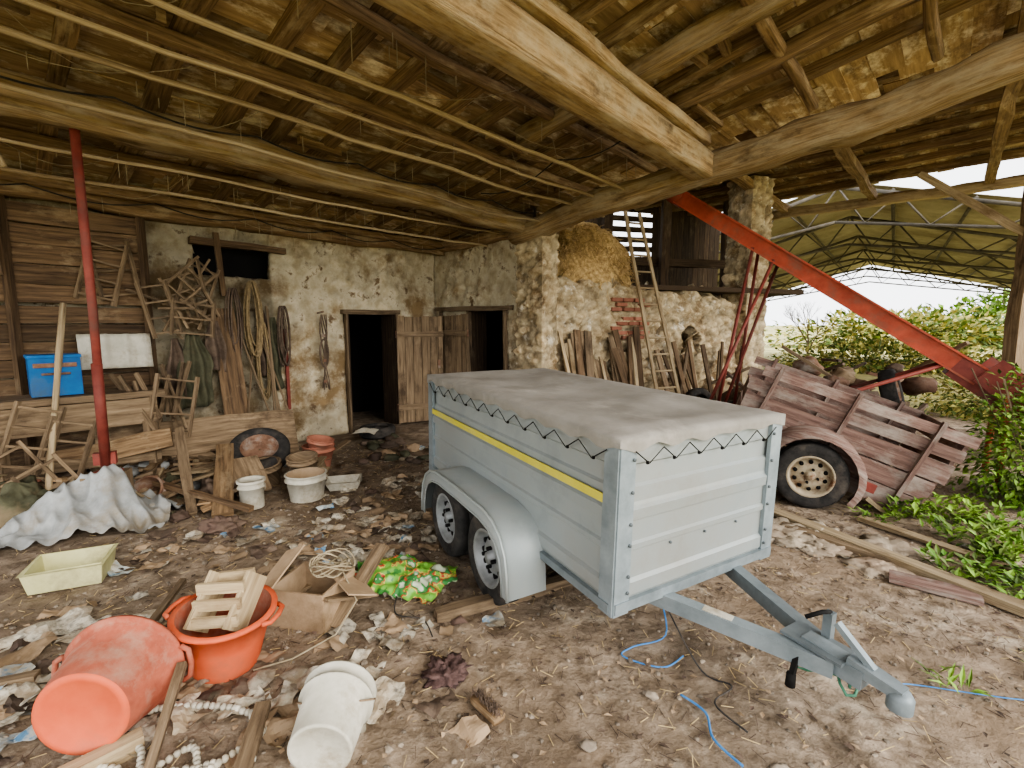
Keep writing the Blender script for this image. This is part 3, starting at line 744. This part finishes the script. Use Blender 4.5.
mb=MB();mb.sheet(Matrix.Translation(WP(4.48,1.38,.3))@Matrix(((U1.x,0,W1.x,0),(U1.y,0,W1.y,0),(0,1,0,0),(0,0,0,1)))@Matrix.Rotation(-.15,4,'X'),.6,.36,24,8,lambda x,y:float(.02*(abs(x)*8%1>.5)+.01*noise.noise(V((x*4,y*4,2)))),0,tint=1);mb.finish('polystyrene_panel',[M_white],solid=.02)
mb=MB()
for i in range(12):
    k=ru(4.0,4.4);mb.beam(WP(k,.5+ru(0,.3),ru(.5,.8)),WP(k+ru(-.25,.25),1.0+ru(0,.25),ru(.3,.6)),.03,.035,0)
rack(4.0,.45,.35,.65,.2,4,.7)
mb.finish('broken_crate',[M_grey])
mb=MB()
for k0,z0 in ((5.15,.35),(4.95,.2)):
    o=.95
    rack(k0,z0,.3,.6,.3,4,o);rack(k0-.1,z0-.1,.3,.5,-.5,3,o+.12)
mb.finish('broken_chair_frames',[M_grey])
mb=MB();mb.beam(V((-4.3,4.85,.32)),V((-2.8,6.05,.3)),.04,.55,0,seg=8,jit=.03,up=Z+W1*-.45,tint=1.2);mb.finish('leaning_board',[M_grey])
mb=MB();mb.beam(V((-4.4,4.5,.35)),V((-3.5,4.85,.5)),.04,.2,0,seg=4,jit=.02,up=Z+W1*-.3);mb.finish('leaning_board',[M_old])
mb=MB();pb=V((-3.42,3.93,.42));pt=V((-3.07,3.56,3.06))
mb.tube([pb,pb.lerp(pt,.5)+V((.01,0,0)),pt],.03,0,12);mb.tube([pb.lerp(pt,.02),pb.lerp(pt,.35)],.037,0,12)
mb.box(pb,(.16,.16,.02),0);mb.box(pb+V((0,0,.12)),(.15,.06,.1),0,rz=.5);mb.box(pt,(.14,.14,.02),0);mb.box(pb-Z*.22,(.26,.26,.42),1,rz=.3)
mb.finish('steel_prop_post',[M_dred,M_grey])
mb=MB();mb.beam(V((-4.0,3.95,.0)),V((-4.15,4.5,1.85)),.045,.045,0,seg=8,jit=.01,log=True);mb.finish('wooden_pole',[M_pale])

# ---------------------------------------------------------------- containers
def TR(x,y,z=0,rx=0,ry=0,rz=0): return Matrix.Translation((x,y,z))@Matrix.Rotation(rz,4,'Z')@Matrix.Rotation(rx,4,'X')@Matrix.Rotation(ry,4,'Y')
def aim(c,d): return Matrix.Translation(V(c))@V(d).to_track_quat('Z','Y').to_matrix().to_4x4()
def tub(name,M,rb,rt,h,mo,mi,mbase=None,n=36):
    mb=MB()
    mb.lathe([(.001,.006),(rb*.8,.006),(rb*.84,.0),(rb*.97,.0),(rb,.008)],M,2,n,tint=1)
    mb.lathe([(rb,.008),(rb+(rt-rb)*.5,h*.5),(rt,h*.93),(rt+.004,h*.93),(rt+.022,h*.95),(rt+.022,h),(rt-.004,h)],M,0,n,tint=1)
    mb.lathe([(rt-.004,h),(rb+(rt-rb)*.5-.008,h*.5),(rb-.01,.014),(.001,.014)],M,1,n,tint=1)
    for sg in(-1,1):
        mb.tube([M@V((sg*(rt+.01),-.08,h-.01)),M@V((sg*(rt+.04),-.06,h-.01)),M@V((sg*(rt+.048),0,h-.01)),M@V((sg*(rt+.04),.06,h-.01)),M@V((sg*(rt+.01),.08,h-.01))],.012,0,6,tint=1)
    return mb.finish(name,[mo,mi,mbase or mo])
tub('plastic_tub',TR(-1.40,2.17,.01,rx=.05,ry=.08),.145,.205,.29,M_orange,M_orange2)
tub('plastic_tub',aim((-1.62,1.635,.195),V((-.14,.90,-.02)).normalized()),.165,.215,.27,M_orange2,M_orange2,M_orange)
mb=MB()
for dx in(-.09,.09): mb.beam(V((-1.40+dx,2.1,.22)),V((-1.36+dx,2.26,.42)),.02,.14,0,tint=1.1)
for i in range(3): mb.beam(V((-1.5,2.08+.035*i,.27+.065*i)),V((-1.28,2.09+.035*i,.28+.065*i)),.02,.05,0,tint=1.2)
mb.beam(V((-1.49,2.24,.38)),V((-1.28,2.26,.4)),.02,.1,0,tint=1.2)
mb.finish('small_wooden_crate',[M_pale])
def bucket(name,M,rb,rt,h,mat,lid=False,mi=None,bail=True,base=None):
    mb=MB()
    mb.lathe([(.001,.006),(rb*.85,.006),(rb*.9,0),(rb,0),(rb,.01)],M,2,30,tint=1)
    mb.lathe([(rb,.01),(rt*.97,h*.75),(rt+.012,h*.75),(rt+.012,h*.79),(rt,h*.8),(rt,h*.96),(rt+.012,h*.97),(rt+.012,h),(rt-.006,h)],M,0,30,tint=1)
    if lid: mb.lathe([(rt+.014,h*.95),(rt+.014,h+.008),(rt*.93,h+.008),(rt*.9,h-.008),(.001,h-.008)],M,0,30,tint=1.05)
    else: mb.lathe([(rt-.006,h),(rb-.01,.012),(.001,.012)],M,1,30,tint=.9)
    if bail: mb.tube([M@V((math.cos(a)*(rt+.015),math.sin(a)*(rt+.015)*.6-.0,h*.82-.1*math.sin(a))) for a in [math.pi*i/14 for i in range(15)]],.004,1,5,tint=.7)
    return mb.finish(name,[mat,mi or mat,base or mat])
bucket('plastic_bucket',aim((-.69,1.55,.13),V((-.05,.8,.08))),.115,.135,.26,M_white,mi=M_card)
bucket('plastic_bucket',TR(-1.97,4.45,0),.15,.18,.25,M_white,mi=M_card)
bucket('paint_can',TR(-2.36,4.2,.01),.1,.105,.25,M_white,lid=True)
bucket('flower_pot',TR(-2.25,5.45,.0),.12,.17,.27,M_terra,bail=False)
bucket('flower_pot',TR(-2.23,5.4,.2,ry=.2),.1,.14,.16,M_terra,bail=False)
bucket('metal_pail',TR(-2.12,4.75,.12,rx=.15),.12,.14,.22,M_grey)
bucket('metal_pail',TR(-2.55,4.85,.0,rx=.2),.12,.15,.25,M_grey)
bucket('metal_pail',TR(-3.3,4.35,.02,rx=.9),.11,.14,.24,M_rust)
def tray(mb,M,w,d,h,t=.012,fl=.04,mat=0):
    b=[(-w/2,-d/2),(w/2,-d/2),(w/2,d/2),(-w/2,d/2)];tp=[(x*(1+fl*2/w),y*(1+fl*2/d)) for x,y in b]
    vs=[M@V((x,y,0)) for x,y in b]+[M@V((x,y,h)) for x,y in tp]
    rim=[M@V((x+math.copysign(.015,x),y+math.copysign(.015,y),h)) for x,y in tp]
    inn=[M@V((x-math.copysign(t,x),y-math.copysign(t,y),h)) for x,y in tp]+[M@V((x-math.copysign(t,x),y-math.copysign(t,y),t)) for x,y in b]
    vs+=rim+inn
    fs=[[3,2,1,0]]
    for i in range(4):
        j=(i+1)%4;fs+=[[i,j,4+j,4+i],[4+i,4+j,8+j,8+i],[8+i,8+j,12+j,12+i],[12+j,12+i,16+i,16+j]]
    fs.append([16,17,18,19]);mb.add(vs,fs,mat,None,False,1)
mb=MB();tray(mb,TR(-1.72,4.75,0,rz=.3),.26,.18,.09);mb.finish('plastic_tray',[M_white],bevel=.004)
mb=MB();tray(mb,TR(-2.83,2.92,.02,rx=.04,rz=.42),.36,.24,.14,fl=.02);mb.finish('plastic_tray',[M_cream],bevel=.006)
def tyre(name,M,Rr,W,rim=None):
    mb=MB();mb.lathe([(Rr*.62,W*.3),(Rr*.62,W*.42),(Rr*.8,W*.52),(Rr*.93,W*.47),(Rr,W*.3),(Rr,0),(Rr,-W*.3),(Rr*.93,-W*.47),(Rr*.8,-W*.52),(Rr*.62,-W*.42),(Rr*.62,-W*.3),(Rr*.85,-W*.3),(Rr*.88,0),(Rr*.85,W*.3),(Rr*.62,W*.3)],M,0,36,tint=1)
    if rim: mb.lathe([(Rr*.62,W*.4),(Rr*.5,W*.1),(Rr*.3,W*.15),(.01,W*.15)],M,1,24,tint=1)
    return mb.finish(name,[M_blk,M_rust])
tyre('tyre',TR(-2.72,5.05,.3,rx=.6,rz=.5),.3,.17,True)
tyre('tyre',TR(-2.0,7.0,.09),.26,.15)
tyre('tyre',TR(3.15,8.0,.3,rx=1.4,rz=.4),.3,.17)
mb=MB();mb.sheet(TR(-2.05,6.6,.12),.3,.25,10,8,lambda x,y:float(.1*math.exp(-(x*x+y*y)*30)+.03*noise.noise(V((x*12,y*12,1)))),0);mb.finish('plastic_bag',[M_white])

mb=MB()
c=V((-1.13,2.6,0))
for (p,q) in (((-.2,-.14),(.12,-.2)),((-.2,-.14),(-.13,.17)),((.12,-.2),(.19,.1)),((-.13,.17),(.19,.1))):
    a=c+V((p[0],p[1],.11));b=c+V((q[0],q[1],.11));mb.beam(a,b,.012,.22,0,tint=ru(.85,1.1))
mb.beam(c+V((-.04,-.02,.01)),c+V((.04,-.02,.01)),.3,.01,0)
mb.beam(c+V((-.22,-.16,.22)),c+V((-.16,.12,.33)),.16,.008,0,up=(-.5,0,1),tint=1.15)
mb.beam(c+V((.18,-.1,.22)),c+V((.3,.0,.16)),.24,.008,0,tint=1.1)
mb.finish('cardboard_box',[M_card])
mb=MB()
mb.beam(c+V((-.3,.02,.04)),c+V((-.05,.3,.08)),.12,.02,0,seg=4,jit=.02);mb.beam(c+V((.12,-.2,.2)),c+V((.3,.1,.06)),.1,.015,0,seg=4,jit=.02)
mb.beam(c+V((.16,-.16,.02)),c+V((.33,.22,.3)),.09,.02,0,seg=4,jit=.02)
mb.finish('broken_plank_pieces',[M_grey])
mb=MB()
for i in range(6):
    r=.07+.008*i;ox=ru(-.02,.02)
    mb.tube([c+V((.08+ox+r*1.15*math.cos(a),.03+r*math.sin(a),.26+.03*math.sin(a*2+i)+i*.006)) for a in [2*math.pi*j/20 for j in range(21)]],.005,0,5)
mb.tube([c+V((.16,-.02,.28)),c+V((.26,-.08,.12)),c+V((.2,-.25,.03)),c+V((.05,-.42,.02)),c+V((-.1,-.5,.02))],.005,0,5)
mb.finish('cable_coil',[M_web])
mb=MB()
def bagf(x,y):
    e=1-max(abs(x)/.3,abs(y)/.2)**3
    return .03+.09*max(0,e)*(.7+.8*noise.noise(V((x*7,y*7,1))))+.06*(.3-abs(noise.noise(V((x*11,y*11,4)))))+.02*noise.noise(V((x*28,y*28,4)))
mb.sheet(TR(-.72,2.93,.0,rz=-.3),.64,.44,60,40,lambda x,y:V((x*(1+.35*noise.noise(V((y*7,0,3)))),y*(1+.5*noise.noise(V((x*7,0,8)))),bagf(x,y))),0,tint=1)
mb.finish('plastic_carrier_bag',[M_bagG])
mb=MB()
def drape(x,y):
    r=math.hypot(x/.46,y/.32);h=.36*math.exp(-(r**2)*1.1)
    f=1-abs(noise.noise(V((x*4.2+y*2.5,y*2.0,6))))*4;f2=1-abs(noise.noise(V((x*9+y*3,y*7+x*2,1))))*4
    return V((x*(1+.2*noise.noise(V((y*3,1,0)))),y*(1+.3*noise.noise(V((x*4,2,0)))),.02+h*(1+.6*noise.noise(V((x*3.2,y*3.2,3))))+.06*f*(.35+h*2)+.03*f2))
mb.sheet(TR(-3.42,3.78,.0,rz=.4),1.08,.8,110,84,drape,0,tint=1)
mb.finish('plastic_sheeting_heap',[M_sack])
mb=MB();mb.blob(TR(-4.1,3.85,.05),(.3,.25,.28),0,nu=40,nv=26,rough=.35,freq=2,flat=True,fold=.08);mb.finish('rag_heap',[M_green])
mb=MB();mb.blob(TR(-2.8,4.45,.05),(.2,.18,.16),0,nu=40,nv=26,rough=.35,freq=2,flat=True,fold=.08);mb.blob(TR(-2.35,3.72,.02),(.16,.1,.09),0,nu=40,nv=26,rough=.5,freq=2.5,flat=True,fold=.08);mb.finish('burlap_rags',[M_rag])
mb=MB();mb.blob(TR(-.31,2.1,.01),(.09,.09,.045),0,nu=40,nv=24,rough=.7,freq=3,flat=True,fold=.1);mb.finish('mesh_rag',[mk('maroon_rag',C(88,66,62),C(120,94,88),scale=30,bump=.8)])
mb=MB();mb.beam(V((-.16,1.93,.03)),V((-.05,1.8,.035)),.06,.035,0,seg=5,jit=.01,log=True);
for i in range(120):
    t=ru(0,1);p=V((-.16,1.93,.04)).lerp(V((-.05,1.8,.045)),t)+V((ru(-.02,.02),ru(-.02,.02),0));mb.beam(p,p+V((ru(-.01,.01),ru(-.01,.01),.03)),.003,.003,1)
mb.finish('scrubbing_brush',[M_old,M_rag])
def plank(name,a,b,w,h,mat,**k):
    mb=MB();mb.beam(a,b,w,h,0,seg=6,jit=.012,**k);return mb.finish(name,[mat])
plank('timber_batten',(-.43,2.52,.035),(.42,2.92,.035),.07,.06,M_grey)
plank('floor_plank',(2.15,4.3,.04),(2.95,2.5,.04),.12,.05,M_pale)
plank('floor_plank',(2.2,3.75,.03),(2.75,3.0,.03),.09,.04,M_grey)
plank('floor_plank',(2.45,2.95,.03),(2.8,2.68,.03),.14,.03,M_cart,tint=1.1)
plank('floor_plank',(2.95,3.9,.03),(3.35,3.0,.03),.09,.03,M_pale)
plank('floor_plank',(-2.45,3.9,.05),(-3.0,4.9,.4),.16,.04,M_old)
plank('floor_plank',(-2.75,3.95,.04),(-3.4,4.8,.6),.08,.035,M_grey)
plank('floor_plank',(-2.45,4.4,.08),(-2.75,4.75,.3),.3,.03,M_grey,tint=1.2)
plank('floor_plank',(-2.2,3.9,.1),(-3.3,4.3,.2),.05,.04,M_dark)
plank('floor_plank',(-1.95,2.35,.03),(-2.1,2.9,.03),.035,.03,M_grey)
plank('timber_block',(-1.45,1.7,.04),(-1.72,1.42,.04),.06,.06,M_pale)
plank('floor_plank',(-1.30,1.5,.03),(-1.42,1.9,.2),.035,.03,M_grey)
plank('floor_plank',(-.98,1.55,.03),(-1.05,1.85,.06),.06,.03,M_grey)
plank('timber_block',(-2.5,1.95,.03),(-2.2,2.05,.03),.05,.05,M_grey)
mb=MB()
for i in range(14):
    t=ru(0,1);s_=ru(.08,.2);mb.blob(TR(1.95+t*.85+ru(-.15,.15),3.7-t*.55+ru(-.2,.2),.0,rz=ru(0,6)),(s_*1.4,s_,s_*.28),0,nu=30,nv=16,rough=.6,freq=3,flat=True,tint=ru(.8,1.05))
mb.finish('plaster_rubble_pile',[M_dust])
def clear(x,y): return (x>-2.6 and y<4.7) or math.hypot(x+2.65,y-4.8)<.42
mb=MB()
for i in range(150):
    x=ru(-4.6,-2.0);y=ru(3.9,5.5)
    if clear(x,y): continue
    a=V((x,y,gz(x,y)+ru(.02,.12)));an=ru(0,6.28);l=ru(.12,.5);b=a+V((math.cos(an)*l,math.sin(an)*l,ru(-.03,.14)))
    mb.beam(a,b,ru(.02,.12),ru(.015,.03),R.choice([0,0,1,2,3]),seg=3,jit=.01,tint=ru(.6,1.15))
mb.finish('scrap_wood_heap',[M_grey,M_old,M_pale,M_dark])
mb=MB()
for i in range(110):
    x=ru(-4.7,-2.2);y=ru(3.9,5.6);s_=ru(.05,.15)
    if clear(x,y): continue
    mb.blob(TR(x,y,gz(x,y)+.03,rz=ru(0,6)),(s_,s_*ru(.5,1),s_*.6),R.choice([0,1,2,3,4,3]),nu=20,nv=12,rough=.5,freq=2,tint=ru(.6,1.1),fold=.08)
for i in range(24):
    x=ru(-1.9,-1.0);y=ru(5.6,7.0);s_=ru(.05,.13);mb.blob(TR(x-(.3 if y>6.4 else 0),y,gz(x,y)+.02,rz=ru(0,6)),(s_,s_*.7,s_*.5),R.choice([0,1,2]),nu=14,nv=9,rough=.5,freq=2,tint=ru(.5,1))
mb.finish('mixed_rubbish_heap',[M_rag,M_green,M_card,M_sack,M_terra])
mb=MB()
pts=[V((-1.33+.33*math.cos(a),1.72+.16*math.sin(a),.03)) for a in [i*.08 for i in range(70)]]
for p in pts: mb.blob(Matrix.Translation(p+V((ru(-.006,.006),ru(-.006,.006),0))),(.015,.015,.014),0,nu=8,nv=6,rough=.2)
for i in range(36):
    p=V((-1.5+.015*i,1.62+.05*math.sin(i*.45),.03));mb.blob(Matrix.Translation(p),(.014,.014,.014),0,nu=8,nv=6,rough=.2)
mb.finish('string_of_floats',[M_white])

mb=MB()
def paper(x,y,w,d,mat,rz=None,cr=.03,tint=None):
    sd=ru(0,99);z=gz(x,y)
    mb.sheet(TR(x,y,z+.018,rx=ru(-.1,.1),ry=ru(-.1,.1),rz=ru(0,6.28) if rz is None else rz),w,d,8,8,
     lambda a,b:V((a*(1+.5*noise.noise(V((b*9,sd,1)))),b*(1+.5*noise.noise(V((a*9,sd,7)))),cr*noise.noise(V((a*9,b*9,sd)))+cr*.6*noise.noise(V((a*22,b*22,sd))))),mat,tint=tint or ru(.6,1.05),smooth=False)
for (cx,cy,rx_,ry_,n,s_) in ((-1.35,1.9,.75,.35,30,.18),(-1.2,3.6,.8,.6,55,.16),(-1.2,4.6,.6,.9,34,.15),(-2.4,2.4,.5,.3,10,.22),(-.9,2.2,.5,.5,20,.14),(-.4,2.75,.7,.5,8,.1),(-2.6,3.4,.6,.4,12,.15),(-1.2,5.8,.5,.7,10,.14),(2.5,3.3,1.0,.4,8,.1),(-2.15,1.95,.25,.25,14,.26),(-.85,3.3,.3,.4,16,.16),(-3.3,4.6,.9,.6,30,.17),(-1.8,3.0,1.0,.8,24,.09)):
    for i in range(n):
        x=cx+R.gauss(0,.5)*rx_;y=cy+R.gauss(0,.5)*ry_
        paper(x,y,s_*ru(.4,1.3),s_*ru(.4,1),R.choice([0,0,0,0,0,1,2,2,3,3,0,2]))
paper(-.1,2.5,.12,.12,1);paper(-.2,1.75,.18,.11,2,tint=1.1);paper(-.56,1.92,.14,.2,0,tint=1.1)
mb.finish('paper_litter',[M_paper,M_bluep,M_card,M_rag])
mb=MB()
for i in range(3800):
    x=ru(-3,4.5);y=ru(1.2,6.5)
    s_=ru(.004,.013)*(1.8 if R.random()<.04 else 1)
    mb.blob(Matrix.Translation((x,y,gz(x,y)+s_*.2)),(s_*ru(.7,1.4),s_,s_*.7),0,nu=6,nv=4,rough=.4,tint=ru(.5,1.15),smooth=False)
for x,y,s_ in ((.62,1.95,.022),(.3,1.7,.026),(1.0,1.6,.025),(1.7,2.2,.025),(.9,1.35,.025)):
    mb.blob(Matrix.Translation((x,y,gz(x,y)+.008)),(s_*1.3,s_,s_*.6),0,nu=12,nv=8,rough=.5,tint=1.0)
mb.finish('gravel',[M_gravel],origin=False)
mb=MB()
for i in range(9500):
    x=ru(-3.8,4.5);y=ru(1.2,6.5);a=ru(0,3.14);l=ru(.015,.07);z=gz(x,y)+.006
    mb.beam((x,y,z),(x+math.cos(a)*l,y+math.sin(a)*l,z+ru(0,.01)),.0025,.002,R.choice([0,1,1]),tint=ru(.6,1.15))
for i in range(3200):
    x=ru(-3.8,4.5);y=ru(1.2,6.5);a=ru(0,6.28);mb.leaf((x,y,gz(x,y)+.01),(math.cos(a),math.sin(a),ru(0,.3)),Z,ru(.02,.05),ru(.012,.03),R.choice([1,1,2]))
mb.finish('straw_litter',[M_straw,M_rag,M_card],origin=False)
def cord(name,pts,mat,r=.005):
    mb=MB();P=[];n=len(pts)
    for i in range(n-1):
        a,b,c_,d_=[V(pts[min(max(j,0),n-1)]) for j in (i-1,i,i+1,i+2)]
        for k in range(6):
            t=k/6;P.append(.5*((2*b)+(-a+c_)*t+(2*a-5*b+4*c_-d_)*t*t+(-a+3*b-3*c_+d_)*t**3))
    P.append(V(pts[-1]));mb.tube(P,r,0,6,tint=1);return mb.finish(name,[mat])
cord('blue_cord',[(.75,2.3,.3),(.8,2.32,.05),(.62,2.27,.02),(.55,2.2,.02),(.72,2.12,.02),(.85,2.2,.02)],M_brope,.004)
cord('blue_cord',[(.75,1.95,.02),(.82,1.85,.02),(.8,1.72,.02),(.86,1.6,.02)],M_brope,.005)
cord('electric_cable',[(.8,2.3,.2),(.9,2.1,.02),(1.0,2.0,.02),(.88,1.9,.02),(.95,1.75,.02)],M_blk,.004)
cord('blue_cord',[(1.46,1.7,.25),(1.8,2.0,.03),(2.4,1.9,.02),(3.2,1.95,.02)],M_brope,.003)
cord('electric_cable',[(-.7,2.75,.02),(-.66,2.55,.02),(-.5,2.5,.02),(-.42,2.35,.02)],M_blk,.004)

# ---------------------------------------------------------------- junk along the stone wall and beyond
mb=MB()
for i in range(34):
    k=ru(.5,1.9);o=ru(.15,.5);h=ru(1.0,1.65);p=P3+D3*k+N3*(o+.25);q=P3+D3*(k+ru(-.3,.3))+N3*.12+Z*h
    mb.beam(p,q,ru(.04,.14),.03,R.choice([0,1,2,0]),up=N3,tint=ru(.6,1.2))
for i in range(12):
    k=ru(2.4,3.7);p=P3+D3*k+N3*(.4);q=P3+D3*(k+ru(-.5,.5))+N3*.15+Z*ru(1,1.4)
    mb.beam(p,q,ru(.04,.1),.03,R.choice([0,1,2]),up=N3,tint=ru(.6,1.2))
mb.finish('stacked_scrap_boards',[M_grey,M_dark,M_pale])
mb=MB()
for i in range(70):
    x=ru(3.5,5.3);y=ru(5.9,8.3);s_=ru(.08,.24)
    z=ru(.1,1.1)*(1 if x>3.8 else .6)
    if R.random()<.4: mb.blob(TR(x,y,z,rz=ru(0,6)),(s_,s_*.7,s_*.6),R.choice([0,1,2]),nu=12,nv=8,rough=.5,tint=ru(.5,1.1))
    else:
        an=ru(0,6.28);mb.beam((x,y,z),(x+math.cos(an)*.6,y+math.sin(an)*.6,z+ru(-.3,.4)),.05,.04,R.choice([0,1,2]),tint=ru(.6,1.2))
mb.blob(TR(4.4,7.2,0),(1.0,1.1,.85),1,nu=30,nv=20,rough=.4,flat=True,tint=.7)
mb.finish('scrap_metal_heap',[M_rust,M_rag,M_grey])
tyre('tyre',TR(4.55,5.7,.85,rx=1.3,rz=.8),.28,.16,True)

# ---------------------------------------------------------------- vegetation
def foliage(name,c,size,n,ls,mats,stems=True):
    mb=MB();c=V(c)
    for i in range(n):
        d=V((R.gauss(0,1),R.gauss(0,1),R.gauss(0,1))).normalized();k=ru(.45,1)*(1+.45*noise.noise(d*2.5+c))
        p=c+V((d.x*size[0]*k,d.y*size[1]*k,d.z*size[2]*k))
        if p.z<0.01: p.z=ru(.01,.2)
        mb.leaf(p,d+V((ru(-1,1),ru(-1,1),ru(-.8,.6))),Z+V((ru(-.6,.6),ru(-.6,.6),0)),ls*ru(.6,1.3),ls*ru(.35,.6),R.choice(range(len(mats)-1)))
    if stems:
        for i in range(14):
            d=V((ru(-.7,.7)*size[0],ru(-.7,.7)*size[1],size[2]*ru(.5,1)));mb.tube([V((c.x,c.y,0)),c+d*.5-Z*size[2]*.3,c+d],.008*max(1,size[2]*.6),len(mats)-1,4)
    return mb.finish(name,mats)
foliage('bush',(4.85,4.3,.5),(.62,.5,.75),3800,.07,[M_leafd,M_leaf,M_grey])
foliage('bush',(6.9,5.6,.5),(.9,.9,.7),3600,.09,[M_leafd,M_dry,M_grey])
foliage('bush',(8.9,8.6,.3),(1.4,1.4,.6),3000,.12,[M_leafd,M_dry,M_grey])
mb=MB()
def weeds(x0,x1,y0,y1,n,h,ls,broad=.45):
    for i in range(n):
        x=ru(x0,x1);y=ru(y0,y1)
        if noise.noise(V((x*2,y*2,5)))<-.15: continue
        z=gz(x,y) if x<8 else 0
        for j in range(R.randint(4,7)):
            a=ru(0,6.28);e=ru(.3,1.2);d=V((math.cos(a),math.sin(a),e))
            mb.leaf((x+ru(-.03,.03),y+ru(-.03,.03),z+ru(0,h)),d,Z,ls*ru(.6,1.3),ls*broad*ru(.7,1.2),R.choice([0,0,1]))
weeds(3.3,5.6,3.2,4.1,420,.14,.09);weeds(2.7,4.2,3.75,4.15,60,.05,.06);weeds(2.85,3.5,2.6,3.2,110,.08,.08);weeds(1.95,3.3,1.7,2.1,140,.05,.09,.2);weeds(4.2,7,2.6,3.4,200,.1,.09)
mb.finish('ground_weeds',[M_leaf,M_leafd],origin=False)
foliage('hedgerow',(15,19,.1),(5,2.5,.9),4200,.25,[M_dry,M_leafd,M_grey])
foliage('hedgerow',(30,36,.5),(10,4,2.2),6000,.6,[M_leafd,M_dry,M_grey])
foliage('hedgerow',(21,18,.1),(3,2,1.0),3500,.25,[M_dry,M_leaf,M_grey])
foliage('hedgerow',(50,48,1),(10,6,3.4),5000,.8,[M_leafd,M_leaf,M_grey])
mb=MB()
def branch(p,d,L,r,dep):
    q=p+d*L;mb.tube([p,q],[r,r*.65],0,5)
    if dep==0: return
    for i in range(3): branch(q if i else p.lerp(q,.6),(d+V((ru(-.6,.6),ru(-.6,.6),ru(-.1,.5)))).normalized(),L*.72,r*.6,dep-1)
branch(V((12.0,19.5,0)),Z,.9,.05,5);mb.finish('bare_tree',[M_grey])

# ---------------------------------------------------------------- light, world, camera
w=bpy.data.worlds.new('World');bpy.context.scene.world=w;w.use_nodes=True
bg=w.node_tree.nodes['Background'];bg.inputs[0].default_value=(.96,.975,1,1);bg.inputs[1].default_value=3.55
sl_=bpy.data.lights.new('sun','SUN');sl_.energy=3.6;sl_.angle=math.radians(35);sl_.color=(1,.94,.85)
so=bpy.data.objects.new('sun',sl_);bpy.context.scene.collection.objects.link(so)
so.rotation_euler=V((-.6,.62,-.42)).to_track_quat('-Z','Y').to_euler()
try: bpy.context.scene.view_settings.look='AgX - Medium High Contrast'
except Exception: pass
cam=bpy.data.cameras.new('camera');cam.sensor_width=36;cam.lens=480/1024*36;cam.clip_end=400
co=bpy.data.objects.new('camera',cam);bpy.context.scene.collection.objects.link(co)
co.location=(0,0,1.65);co.rotation_euler=(math.radians(90-7.0),0,0)
bpy.context.scene.camera=co
